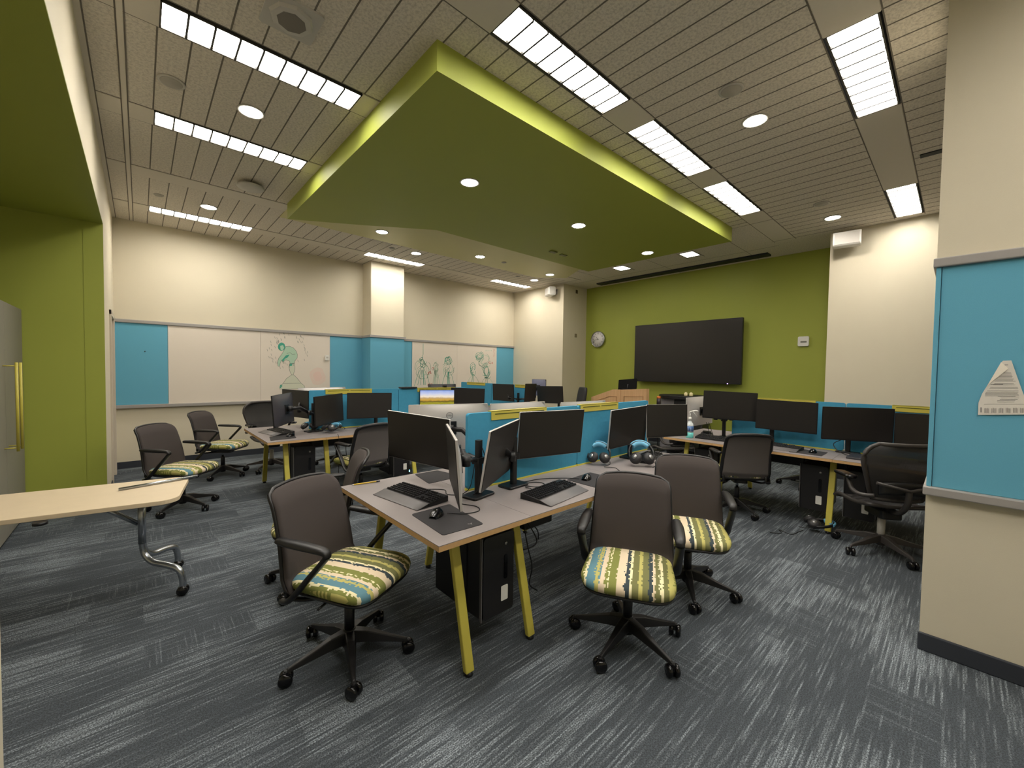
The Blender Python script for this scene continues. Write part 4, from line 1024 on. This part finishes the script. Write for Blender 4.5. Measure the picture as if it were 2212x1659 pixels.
# ------------------------------------------------------------------ desk-top items
def cable(lb, pts, r_=.0028, grp='loose black cables'):
    o = MB().tube(smooth_path(pts, 8), r_, 6).build('cable', M_CABLE); tag(o, lb, 'cable', grp); return o
def keyboard(lb, x, y, deg, m_rest=None, rest=True, z=ZD):
    r = thing('keyboard', lb, 'keyboard', (x, y, z+.002), R(deg), 'black keyboards')
    # local: keys along X, user side -Y
    W_, D_ = .45, .15
    MB().add([(-W_/2, -D_/2, 0), (W_/2, -D_/2, 0), (W_/2, D_/2, 0), (-W_/2, D_/2, 0), (-W_/2, -D_/2, .020), (W_/2, -D_/2, .020), (W_/2, D_/2, .036), (-W_/2, D_/2, .036)],
             [(0, 3, 2, 1), (4, 5, 6, 7), (0, 1, 5, 4), (1, 2, 6, 5), (2, 3, 7, 6), (3, 0, 4, 7)]).build('body', M_BLK, r, bevel=.003)
    kb = MB()
    def key(cx, cy, w_=.0165):
        zz = .020+(cy+D_/2)/D_*.016; h = .009
        kb.add([(cx-w_/2, cy-.008, zz), (cx+w_/2, cy-.008, zz), (cx+w_/2, cy+.008, zz), (cx-w_/2, cy+.008, zz), (cx-w_/2+.0025, cy-.006, zz+h), (cx+w_/2-.0025, cy-.006, zz+h), (cx+w_/2-.0025, cy+.005, zz+h), (cx-w_/2+.0025, cy+.005, zz+h)],
               [(4, 5, 6, 7), (0, 1, 5, 4), (1, 2, 6, 5), (2, 3, 7, 6), (3, 0, 4, 7)])
    for row in range(6):
        yy = -D_/2+.018+row*.0215+(.004 if row == 5 else 0)
        if row == 0:
            for cx, w_ in ((-.205, .022), (-.18, .022), (-.155, .022), (-.09, .10), (-.02, .022), (.005, .022), (.03, .022), (.055, .022)): key(cx, yy, w_)
        else:
            for k in range(15): key(-.208+k*.0192+(row % 2)*.003, yy)
        for k in range(3):
            if row in (2,) or (row == 1 and k != 1): continue
            key(.098+k*.0192, yy)
        for k in range(4):
            if row < 5: key(.160+k*.0192, yy)
    kb.build('keycaps', mat('keycap_black', srgb(30, 29, 31), .38), r)
    if rest:
        def pr(u, v):
            yy = -D_/2-.002-.085*v; zz = .020*(1-v)**1.3+.003
            return (-W_/2+.0+W_*u, yy, zz), (0, 0, 1)
        MB().grid(pr, 2, 8, .004).build('palm_rest', m_rest or M_KEYREST, r)
        MB().add([(sx*W_/2, -D_/2-.002, 0) for sx in (-1, 1)]+[(sx*W_/2, -D_/2-.002, .018) for sx in (-1, 1)]+[(sx*W_/2, -D_/2-.085, 0) for sx in (-1, 1)], [(0, 2, 4), (1, 5, 3), (0, 4, 5, 1)]).build('palm_rest_edge', M_BLK, r)
    MB().tube([(-.18, D_/2-.015, .0), (-.18, D_/2, -.001)], .004, 6).build('foot', M_BLK, r)
    return r
def mouse(lb, x, y, deg, z=ZD+.003):
    r = thing('computer_mouse', lb, 'mouse', (x, y, z), R(deg), 'black computer mice')
    def top(u, v):
        a = v*math.pi; x_ = -.055+.11*u; w = .031*math.sin(math.pi*(.12+.80*u))**.6+.004; hh = .040*math.sin(math.pi*(.10+.72*u))**.9
        return (x_, -w*math.cos(a), hh*math.sin(a)), (0, 0, 1)
    MB().grid(top, 14, 12).build('shell', M_BLKG, r)
    MB().lathe([(.010, -.004), (.011, 0), (.010, .004)], (.028, 0, .030), 14, Vector((0, 1, 0))).build('scroll_wheel', M_BLK, r)
    return r
def mousepad(lb, poly, z=ZD, logo=None):
    mb = MB(); c = [Vector(p) for p in poly]
    pts = []
    for i, p in enumerate(c):      # rounded corners
        a = c[i-1]; b_ = c[(i+1) % len(c)]; rr = .018
        p1 = p+(a-p).normalized()*rr; p2 = p+(b_-p).normalized()*rr
        for k in range(5):
            t_ = k/4; pts.append(((1-t_)**2*p1+2*t_*(1-t_)*p+t_*t_*p2))
    if logo:
        r = thing('mouse_pad', lb, 'mouse pad', (0, 0, z), 0, 'black mouse pads')
        mb.prism([(p.x, p.y) for p in pts], 0, .003); mb.build('mat_surface', M_MPAD, r)
        lx, ly = logo
        g = MB()
        for (a, b_, w) in (((-.012, .006), (.002, -.004), .004), ((.002, -.004), (.012, .008), .003), ((.002, -.004), (.003, -.014), .003)):
            d = Vector((b_[0]-a[0], b_[1]-a[1], 0)); n_ = Vector((-d.y, d.x, 0)).normalized()*w/2
            A_ = Vector((lx+a[0], ly+a[1], .0033)); B_ = Vector((lx+b_[0], ly+b_[1], .0033)); g.add([A_-n_, B_-n_*.4, B_+n_*.4, A_+n_], [(0, 1, 2, 3)])
        g.build('logo', M_OFFW, r, fix=False)
        return r
    mb.prism([(p.x, p.y) for p in pts], z, z+.003)
    o = mb.build('mouse_pad', M_MPAD); tag(o, lb, 'mouse pad', 'black mouse pads'); return o
def headset(lb, x, y, z, rz, tilt=0.0, scale=1.12, grp='headsets with blue headband pads', stand=True):
    r = thing('headset', lb, 'headphones', (x, y, z), R(rz), grp)
    MT = Matrix.Rotation(R(tilt), 4, 'X') if tilt else Matrix.Identity(4)
    Rr = .085
    lift = Matrix.Translation((0, 0, .0))
    def P_(p): return tuple(MT @ (lift @ Vector(p)))
    arc = [P_((Rr*math.cos(a), 0, .095+.098*math.sin(a))) for a in [math.pi*k/20 for k in range(21)]]
    lowL = [P_((Rr*1.0, 0, .095)), P_((Rr*.98, 0, .06)), P_((Rr*.78, -.01, .035))]; lowR = [P_((-Rr*1.0, 0, .095)), P_((-Rr*.98, 0, .06)), P_((-Rr*.78, -.01, .035))]
    MB().tube(lowL[::-1]+arc+lowR, .0075, 8, flat=1.6).build('headband', M_GRAYMET if False else M_BLK, r)
    arc2 = [P_(((Rr-.012)*math.cos(a), 0, .095+.085*math.sin(a))) for a in [math.pi*(.24+.52*k/14) for k in range(15)]]
    arc3 = [P_(((Rr+.006)*math.cos(a), 0, .097+.104*math.sin(a))) for a in [math.pi*(.24+.52*k/14) for k in range(15)]]
    MB().tube(arc2, .012, 8, flat=1.5).tube(arc3, .007, 8, flat=1.6).build('headband_pad', M_BLUEB, r)
    for sg in (-1, 1):
        c = P_((sg*Rr*.56, -.022, .050)); axv = (MT.to_3x3() @ Vector((sg*.55, -.83, 0)).normalized())
        e = MB().lathe([(.026, -.024), (.040, -.022), (.044, -.010), (.044, .0), (.036, .012), (.020, .018), (0, .019)], c, 20, axv).build('ear_cup', M_EARP, r)
        MB().lathe([(.018, .018), (.018, .021), (0, .0215)], c, 16, axv).build('cup_badge', M_GRAYMET, e)
    r.scale = (scale,)*3
    m0 = Vector(P_((Rr, .0, .03)))
    MB().tube(smooth_path([m0, m0+Vector((.0, -.05, -.01)), m0+Vector((-.03, -.09, -.015))], 5), .003, 6).build('microphone', M_BLK, r)
    return r
keyboard('black keyboard with grey palm rest at the nearest desk end, beside the mouse pad', 1.285, 2.30, -82)
keyboard('black keyboard with wide silver palm rest in the middle of the nearest desk', 2.00, 1.80, 8)
mousepad('black mouse pad with small white mark at the corner of the nearest desk end', [(1.105, 2.025), (1.365, 2.035), (1.325, 1.655), (1.080, 1.665)], logo=(1.27, 1.70))
mouse('shiny black mouse on the nearest mouse pad', 1.20, 1.915, 35)
mousepad('black mouse pad half hidden by the front right chair', [(2.34, 1.945), (2.66, 1.97), (2.66, 1.66), (2.34, 1.63)])
mouse('small black mouse on the pad behind the front right chair', 2.47, 1.86, 20)
mousepad('black mouse pad under the left hand screen on the nearest desk', [(1.55, 2.79), (1.75, 2.79), (1.80, 2.52), (1.50, 2.50)])
headset('headset with blue headband, left one of two on the nearest desk', 2.92, 2.075, ZD+.012, -55, -42)
headset('headset with blue headband, right one of two on the nearest desk', 3.17, 1.80, ZD+.012, -50, -42, 1.22)
keyboard('small black keyboard behind the right headset on the nearest desk', 3.52, 1.95, 10, rest=False)
r = thing('pencil', 'yellow pencil lying at the far corner of the nearest desk end', 'pencil', (1.07, 2.79, ZD+.006), math.atan2(2.765-2.79, .19))
MB().tube([(0.012, 0, 0), (.165, 0, 0)], .0045, 6).build('body', mat('pencil_yellow', srgb(226, 190, 60), .5), r)
MB().tube([(.165, 0, 0), (.19, 0, 0)], .0047, 8).build('eraser', M_BLK, r)
MB().lathe([(.0045, .012), (.0005, -.003)], (0, 0, 0), 6, Vector((1, 0, 0))).build('tip', M_PAPER, r)
cable('thin black cable looping by the silver keyboard', [(1.93, 1.91, ZD+.02), (1.97, 2.0, ZD+.004), (2.06, 2.06, ZD+.004), (2.13, 2.01, ZD+.004), (2.10, 1.94, ZD+.004), (2.02, 1.96, ZD+.004), (1.98, 2.05, ZD+.004), (1.94, 2.12, ZD+.004)])
cable('thin black cable from the hidden mouse along the blue panel', [(2.42, 1.89, ZD+.008), (2.36, 1.98, ZD+.004), (2.20, 2.08, ZD+.004), (2.05, 2.10, ZD+.004), (1.98, 2.14, ZD+.004)])
cable('black cable from the nearest mouse curling across the desk end', [(1.25, 1.89, ZD+.012), (1.34, 1.83, ZD+.006), (1.43, 1.83, ZD+.003), (1.46, 1.90, ZD+.003), (1.42, 2.0, ZD+.003), (1.46, 2.08, ZD+.003), (1.53, 2.14, ZD+.003), (1.58, 2.12, ZD+.05), (1.60, 2.10, ZD+.2)])
cable('black cable running from the left keyboard to the monitor arm', [(1.36, 2.36, ZD+.01), (1.42, 2.38, ZD+.003), (1.50, 2.30, ZD+.003), (1.46, 2.20, ZD+.003), (1.55, 2.12, ZD+.003), (1.61, 2.14, ZD+.003)])
cable('thin black cable from the left headset', [(2.88, 1.99, ZD+.01), (2.95, 1.93, ZD+.003), (2.90, 1.86, ZD+.003), (2.85, 1.80, ZD+.003)])
cable('pale grey cable hanging below the near desk arm', [(1.63, 2.06, 1.05), (1.64, 2.03, .95), (1.61, 2.03, .85), (1.56, 2.05, ZD+.02), (1.50, 2.12, ZD+.003)], .003)
# second row items
keyboard('black keyboard with grey palm rest at the left end of the second row', 1.27, 5.63, -80)
mousepad('black mouse pad at the left end of the second row', [(1.10, 5.36), (1.36, 5.38), (1.32, 5.10), (1.05, 5.06)])
mouse('black mouse beside the left end keyboard of the second row', 1.30, 5.27, 40)
headset('headset with light blue pad lying by the arm of the second row', 1.56, 5.50, ZD+.035, -25, -74)
headset('headset lying under the dark monitor of the second row', 1.68, 5.23, ZD+.035, -60, -72)
headset('farther dark headset beside the one under the monitor of the second row', 1.86, 5.36, ZD+.03, 10, -66)
cable('thin cable hanging over the front edge of the second row desk', [(1.76, 5.05, ZD+.01), (1.74, 4.955, ZD), (1.745, 4.945, .62), (1.74, 4.95, .35), (1.76, 5.0, .1)])
# right row items
keyboard('grey keyboard on the right hand desk row, beside the turned chair', 5.22, 1.33, -95)
mousepad('black mouse pad on the right hand desk row', [(5.02, 1.18), (5.32, 1.18), (5.32, .90), (5.02, .90)])
mouse('shiny black mouse on the right hand desk row', 5.17, 1.00, 0)
o = MB().box(5.08, 5.36, .34, .72, ZD+.001, ZD+.020).build('notebook_computer', mat('graphite_lid', srgb(60, 60, 66), .35), bevel=.004); tag(o, 'closed dark laptop on the right hand desk row by the mesh chair', 'laptop')
cable('teal-black cable loop hanging under the wide monitor', [(5.36, .78, .90), (5.34, .86, .84), (5.30, .80, .77), (5.22, .66, ZD+.004), (5.34, .56, ZD+.004)], .004)
r = thing('docking_station', 'flat black device with cables behind the spray bottle', 'computer accessory', (5.52, 2.22, ZD), R(20))
MB().rbox(-.12, .12, -.07, .07, 0, .025, .02, chamfer=.004).build('body', M_BLK, r); MB().rbox(-.06, .06, -.05, .05, .025, .05, .02).build('upper_unit', M_BLK, r)
keyboard('flat black keyboard left of the turned chair in the right hand row', 5.20, 1.98, -90, rest=False)
cable('black cables curling behind the spray bottle', [(5.42, 2.16, .93), (5.42, 2.12, .82), (5.36, 2.06, ZD+.004), (5.28, 1.98, ZD+.004), (5.34, 1.9, ZD+.004), (5.42, 1.86, ZD+.004)], .0035)
cable('second black cable beside the silver monitor back', [(5.37, 2.17, .93), (5.36, 2.13, .82), (5.33, 2.08, ZD+.01), (5.40, 1.98, ZD+.004)], .0035)
# spray bottle
r = thing('spray_bottle', 'clear bottle with blue-green liquid and white pump on the right hand desk corner', 'bottle', (5.10, 2.26, ZD))
glass = mat('cloudy_bottle_plastic', srgb(225, 232, 235), .2)
MB().lathe([(.044, .07), (.044, .155), (.040, .175), (.022, .20), (.017, .215), (.017, .225)], n=22).build('bottle_body', glass, r)
MB().lathe([(.040, 0), (.044, .006), (.044, .072)], n=22).build('liquid', mat('aqua_liquid', srgb(110, 200, 196), .15), r)
MB().lathe([(.0446, .085), (.0446, .15)], n=22).build('label', mat('label_blue', srgb(70, 110, 170), .5), r)
MB().lathe([(.0449, .09), (.0449, .135)], n=9).build('label_patch', mat('label_white', srgb(220, 225, 232), .5), r)
MB().lathe([(.021, .222), (.021, .25), (.010, .262)], n=18).build('cap', M_WHITE, r)
MB().tube([(0, 0, .25), (0, 0, .305)], .006, 8).tube(smooth_path([(.012, .02, .30), (0, 0, .325), (.02, -.06, .345), (.03, -.085, .338)], 4), .008, 8).tube([(.01, -.03, .335), (.028, -.075, .265)], .005, 8).build('pump', M_WHITE, r)
# small dark bracket on second row panel
o = MB().box(2.87, 3.13, Y2+D2/2-.05, Y2+D2/2+.05, 1.262, 1.285).build('light_bar', M_BLK, bevel=.004); tag(o, 'black bar lying across the top of the second row panel, left of the lit screen', 'bar')
o = MB().rbox(3.62, 3.68, Y2+D2/2-.03, Y2+D2/2+.02, 1.2715, 1.30, .008).build('webcam', M_BLK); tag(o, 'tiny black webcam on top of the second row panel above the lit screen', 'camera')

# ------------------------------------------------------------------ computers under the desks
def tower(lb, x, y, z0, rz, hung=True, w=.235, d=.45, h=.46, strap=True, led=False, tagz=.07):
    r = thing('computer_tower', lb, 'computer', (x, y, z0), R(rz), 'black computer towers under the desks')
    # local front is -Y
    MB().rbox(-w/2, w/2, 0, d, 0, h, .02, 'y').build('case', M_PC, r)
    MB().rbox(-w/2+.012, w/2, -.012, 0, .002, h-.002, .02, 'y').build('front_panel', M_PC, r)
    MB().rbox(w/2-.075, w/2-.050, -.016, -.0125, h*.42, h*.72, .01, 'y').build('drive_slot', M_BLKG, r)
    MB().lathe([(.010, 0), (.010, .004), (0, .004)], (w/2-.062, -.012, h*.86), 14, Vector((0, -1, 0))).build('power_button', M_GRAYMET, r)
    MB().rbox(w/2-.095, w/2-.045, -.015, -.0125, tagz, tagz+.085, .006, 'y').build('sticker', M_WHITE, r)
    MB().box(-w/2-.002, -w/2+.004, -.013, .004, 0, h).build('edge_strip', mat('dark_grey_strip', srgb(92, 90, 90), .4), r)
    if strap:
        top = ZD-.06-z0
        MB().box(-w/2-.006, -w/2-.001, .12, .16, 0, top).box(w/2+.001, w/2+.006, .12, .16, 0, top).box(-w/2-.006, w/2+.006, .12, .16, -.004, -.0005).build('hanging_strap', M_BLK, r)
    if led: MB().box(w/2-.01, w/2+.005, -.0135, -.0125, h*.06, h*.12).build('indicator_light', M_LEDC, r)
    return r
tower('black computer tower with white sticker, hung between the nearest yellow legs', 1.475, 1.72, .175, 0)
tower('black computer tower under the second desk row, left of the yellow leg', 1.42, 5.16, .13, 0, h=.50)
tower('black computer tower under the right hand row, left of the yellow leg', 5.10, .97, .17, -90)
tower('black computer tower under the right hand row behind the mesh chair', 5.10, .61, .17, -90)
tower('black computer tower under the end of the right hand row below the spray bottle', 5.08, 2.06, .17, -90)
tower('black computer tower below the second row with cyan light, seen past the left monitor', 2.64, 5.12, .10, 0, led=True)
cable('black cables hanging below the nearest desk in the middle', [(1.80, 1.85, .60), (1.78, 1.78, .45), (1.84, 1.80, .30), (1.92, 1.9, .12), (2.05, 1.95, .01)], .004)
cable('second black cable hanging below the nearest desk in the middle', [(1.84, 1.88, .60), (1.88, 1.80, .46), (1.80, 1.82, .42), (1.72, 1.86, .44)], .004)
cable('third black cable below the nearest desk, by the tower', [(1.86, 1.90, .60), (1.94, 1.86, .50), (2.02, 1.92, .40), (2.10, 2.0, .35)], .004)
cable('black cable hanging below the second row', [(2.02, 5.5, .6), (2.0, 5.4, .4), (2.04, 5.35, .2), (2.0, 5.3, .01)], .004)
cable('thin cable on the carpet beside the headset on the floor', [(4.55, 1.20, .004), (4.62, 1.12, .004), (4.70, 1.16, .004), (4.66, 1.05, .004), (4.78, 1.02, .004), (4.88, 1.0, .004)], .003)
o = MB().rbox(1.83, 2.10, 1.86, 2.02, .52, .575, .02).build('cable_bundle', M_BLK); tag(o, 'black power strip bundle hung under the nearest desk', 'power strip')
headset('headset with blue pad lying on the carpet by the right hand yellow leg', 4.95, 1.0, .05, -150, -80, 1.25)

# ------------------------------------------------------------------ folding table at left
TZ = .70
r = thing('folding_table', 'pale wood-look folding table on a curved tube leg with casters, at left', 'table', (0, 0, 0))
def tpt(x, y): return (x, y)
# outline with rounded right end, slightly rotated top
mb = MB(); th = R(-9.5); ca, sa = math.cos(th), math.sin(th)
cx0, cy0 = .225, 3.67; L_, Wt = 1.55, .66
loc = []
def corner(cx, cy, rr, a0, a1, n=8):
    return [(cx+rr*math.cos(R(a0+(a1-a0)*k/n)), cy+rr*math.sin(R(a0+(a1-a0)*k/n))) for k in range(n+1)]
out = corner(-.10, Wt/2-.10, .10, 90, 0)+corner(-.10, -Wt/2+.10, .10, 0, -90)+[(-L_, -Wt/2), (-L_, Wt/2)]
poly = [(cx0+x*ca-y*sa, cy0+x*sa+y*ca) for x, y in out]
MB().prism(poly, TZ-.028, TZ).build('tabletop', M_MAPLE, r, bevel=.003)
px_, py_ = .0, 3.74
MB().tube([(px_, py_-.03, TZ-.03), (px_, py_-.03, .34)], .022, 12).tube([(px_, py_+.03, TZ-.03), (px_, py_+.03, .34)], .022, 12).build('leg_post', M_CHROME, r)
for sg in (-1, 1):
    l = MB().tube(smooth_path([(px_, py_+sg*.03, .36), (px_+.01, py_+sg*.035, .27), (px_+.05, py_+sg*.08, .215), (px_+.12, py_+sg*.16, .20), (px_+.18, py_+sg*.225, .175), (px_+.20, py_+sg*.24, .10), (px_+.20, py_+sg*.24, .055)], 6), .020, 12).build('leg', M_CHROME, r)
    c = Vector((px_+.20, py_+sg*.24, .033)); mb = MB(); a = Vector((.3, 1, 0)).normalized()
    for q in (-1, 1): mb.lathe([(.012, -.012), (.030, -.011), (.033, 0), (.030, .011), (0, .012)], c+a*(q*.017), 18, a*q)
    mb.build('caster', M_BLKG, l)
MB().tube([(-.02, py_, .47), (-.24, py_-.02, TZ-.035)], .014, 8).tube([(-.02, py_+.03, .47), (-.24, py_+.03, TZ-.035)], .010, 8).build('brace', M_CHROME, r)
MB().tube([(-1.15, py_+.1, TZ-.03), (-1.25, py_+.1, .3)], .02, 10).tube([(-.75, py_-.2, TZ-.035), (-1.1, py_-.1, .45)], .014, 8).tube([(-1.25, py_+.1, .3), (-1.3, py_-.2, .04)], .02, 10).tube([(-1.25, py_+.1, .3), (-1.3, py_+.38, .04)], .02, 10).build('far_leg_frame', M_CHROME, r)
MB().lathe([(.03, TZ-.045), (.03, TZ-.028)], (-.42, 3.42, 0), 14).lathe([(.03, TZ-.045), (.03, TZ-.028)], (-.60, 3.46, 0), 14).build('bumper', M_BLK, r)
o = MB().tube([(-.115, 3.80, TZ+.011), (.318, 3.905, TZ+.011)], .010, 12).build('steel_tube', M_CHROME); tag(o, 'thin steel tube lying on the pale folding table, sticking past its end', 'tube')

# ------------------------------------------------------------------ lectern and equipment cart
r = thing('lectern', 'oak veneer lectern desk with raised panels before the green wall', 'lectern', (0, 0, 0))
xf = 7.30
# front panels in the plane facing -X; left wing angled back
def vpanel(pts_yz, x_at, depth, name, m, par, off=0):
    mb = MB(); n = len(pts_yz)
    vs = [(x_at(y)+off, y, z) for y, z in pts_yz]+[(x_at(y)+depth, y, z) for y, z in pts_yz]
    mb.add(vs, [tuple(range(n)), tuple(range(n, 2*n))[::-1]]+[(i, (i+1) % n, n+(i+1) % n, n+i) for i in range(n)])
    return mb.build(name, m, par)
fa = lambda y: xf
fb = lambda y: xf+(y-4.70)*.30
p1 = vpanel([(4.10, 0.05), (4.70, 0.05), (4.70, 1.197), (4.10, 1.240)], fa, .10, 'front_panel', M_OAK, r)
p2 = vpanel([(4.70, 0.05), (5.62, 0.05), (5.62, .985), (4.92, 1.19), (4.70, 1.197)], fb, .45, 'wing_panel', M_OAK, r)
MG_ = mat('oak_moulding', srgb(176, 128, 84), .5)
MB().tube([(xf-.003, 4.17, .3), (xf-.003, 4.17, 1.09), (xf-.003, 4.60, 1.065), (xf-.003, 4.60, .3)], .006, 6).build('panel_moulding', MG_, p1)
MB().tube([(fb(4.80)-.003, 4.80, .3), (fb(4.80)-.003, 4.80, 1.05), (fb(5.0)-.003, 5.0, 1.045), (fb(5.50)-.003, 5.50, .90), (fb(5.50)-.003, 5.50, .3)], .006, 6).build('panel_moulding', MG_, p2)
MB().box(xf+.02, xf+.24, 4.26, 4.69, 1.14, 1.165).build('worktop', M_OAK, r)
MB().box(xf+.20, xf+.23, 4.28, 4.69, 0.05, 1.14).build('rear_panel', M_OAK, r)
MB().box(xf+.03, xf+.24, 4.28, 5.2, 0, .05).build('plinth', M_BLK, r)
MB().box(xf-.01, xf+.01, 4.685, 4.715, .05, 1.20).build('corner_post', M_OAK, r)
r = thing('lectern_monitor', 'small black tilted monitor standing on the oak lectern', 'monitor', (7.42, 4.60, 1.17))
mt = Matrix.Rotation(R(14), 4, 'Y') @ Matrix.Rotation(R(-6), 4, 'X')
MB().rbox(-.02, .0, -.21, .21, .03, .25, .015, 'x', mt).build('screen_body', mat('matte_black', srgb(9, 9, 10), .7, spec=.15), r)
MB().box(-.10, .05, -.08, .08, 0, .04).tube([(0, 0, .0), (.03, 0, .14)], .02).build('stand', M_BLK, r)
r = thing('equipment_cart', 'dark equipment cabinet with curved black top and grey side before the green wall', 'cabinet', (0, 0, 0))
top = [(8.0+.42*math.cos(a), 3.66+.50*math.sin(a)) for a in [2*math.pi*k/40 for k in range(40)]]
MB().prism(top, 1.05, 1.12).build('worktop', M_BLK, r, bevel=.01)
MB().box(7.72, 8.3, 3.72, 4.02, .08, 1.05).build('side_panel', mat('grey_panel', srgb(140, 138, 142), .4), r, bevel=.01)
MB().box(7.66, 8.3, 3.30, 3.72, .08, 1.05).build('body', M_BLK, r, bevel=.01)
MB().rbox(7.62, 7.66, 3.62, 3.80, .78, .92, .03, 'x').build('scanner_unit', M_BLK, r)
for x in (7.75, 8.2):
    for y in (3.4, 3.95): MB().lathe([(.03, 0), (.03, .08)], (x, y, 0), 12).build('wheel', M_BLK, r)
o = MB().lathe([(.03, 0), (.035, .01), (.032, .05), (.012, .07), (0, .075)], (7.80, 3.55, 1.12), 14).build('cream_lump', mat('cream_plastic', srgb(235, 222, 170), .5)); tag(o, 'left of two small cream lumps on top of the equipment cabinet', 'ornament', 'two cream lumps on the cabinet')  # small cream lump, same shape as the one beside it
o = MB().lathe([(.03, 0), (.035, .01), (.032, .05), (.012, .07), (0, .075)], (7.80, 3.45, 1.12), 14).build('desk_ornament', mat('cream_plastic', srgb(235, 222, 170), .5)); tag(o, 'right of two small cream lumps on top of the equipment cabinet', 'ornament', 'two cream lumps on the cabinet')
r = thing('wipe_canister', 'small canister with an orange top left of the equipment cabinet', 'canister', (7.60, 4.0, .92))
MB().lathe([(.04, .0), (.04, .13)], n=16).build('body', mat('canister_dark', srgb(70, 60, 66), .5), r)
MB().lathe([(.041, .13), (.036, .17), (0, .172)], n=16).build('lid', mat('orange_plastic', srgb(226, 120, 50), .5), r)
bpy.data.objects.remove(r, do_unlink=False) if False else None
o = MB().box(7.52, 7.70, 3.9, 4.1, .86, .92).box(7.60, 7.62, 3.99, 4.01, 0, .86).box(7.52, 7.70, 3.92, 4.08, 0, .02).build('side_table', M_BLK, bevel=.004); tag(o, 'small black stand carrying the orange topped canister', 'stand')

# ------------------------------------------------------------------ torn paper on the right board
def ppt(u, v):
    X = 2080+u/9.22; Y = 740+v/9.22; d = rt*((X-1106.0)/880.96)-up*((Y-829.5)/880.96)+fwd; t_ = 3.262/d.x; p = d*t_
    return (p.y, p.z+CAM_H)
r = thing('notice_sheet', 'white notice with tear-off tabs, top corners folded, pinned to the near right tackboard', 'paper', (3.262, 0, 0))
def pat(name, pts, m, off, par=r):
    mb = MB(); vs = []
    for p in pts:
        y, z = ppt(*p); vs.append((off, y, z))
    k = len(vs); mb.add(vs+[(x+.0006, y, z) for x, y, z in vs], [tuple(range(k)), tuple(range(k, 2*k))[::-1]]+[(i, (i+1) % k, k+(i+1) % k, k+i) for i in range(k)]); return mb.build(name, m, par)
sheet = [(760, 400), (800, 362), (965, 355), (1080, 680), (1180, 960), (1300, 1250), (1420, 1430), (300, 1440), (310, 1200), (380, 1020), (480, 860), (620, 640)]
pat('sheet', sheet, M_PAPER, -.002)
pat('folded_corner', [(760, 390), (905, 518), (560, 790), (470, 880), (600, 660)], mat('paper_back', srgb(240, 232, 216), .8), -.0055)
ln = MB()
def line(u0, u1, v, h=7):
    (ya, za), (yb, zb) = ppt(u0, v), ppt(u1, v); (yc, zc_), _ = ppt(u1, v+h), 0; (yd, zd_) = ppt(u0, v+h)
    ln.add([(-.0026, ya, za), (-.0026, yb, zb), (-.0026, yc, zc_), (-.0026, yd, zd_)], [(0, 1, 2, 3)])
rg = random.Random(11)
line(830, 900, 440, 10)
for v in range(600, 1080, 24):
    if v in (792, 864, 936): continue
    u0 = max(560, 1000-(v-420)*1.1) if v < 800 else max(430, 620-(v-800)*.9); u1 = 930+(v-400)*.36
    line(u0+rg.uniform(0, 20), u1-rg.uniform(10, 70), v)
line(550, 800, 826, 9)
for v in range(1070, 1200, 28): line(700+rg.uniform(-50, 50), 1080+rg.uniform(-60, 40), v, 6)
line(420, 1300, 1225, 4)
for k in range(7):
    for j in range(5):
        u = 430+k*142+j*20
        line(u, u+8, 1300+rg.uniform(0, 12), 95)
line(350, 370, 1290, 100)
ln.build('printed_text', M_INK, r, fix=False)['kind'] = 'stuff'
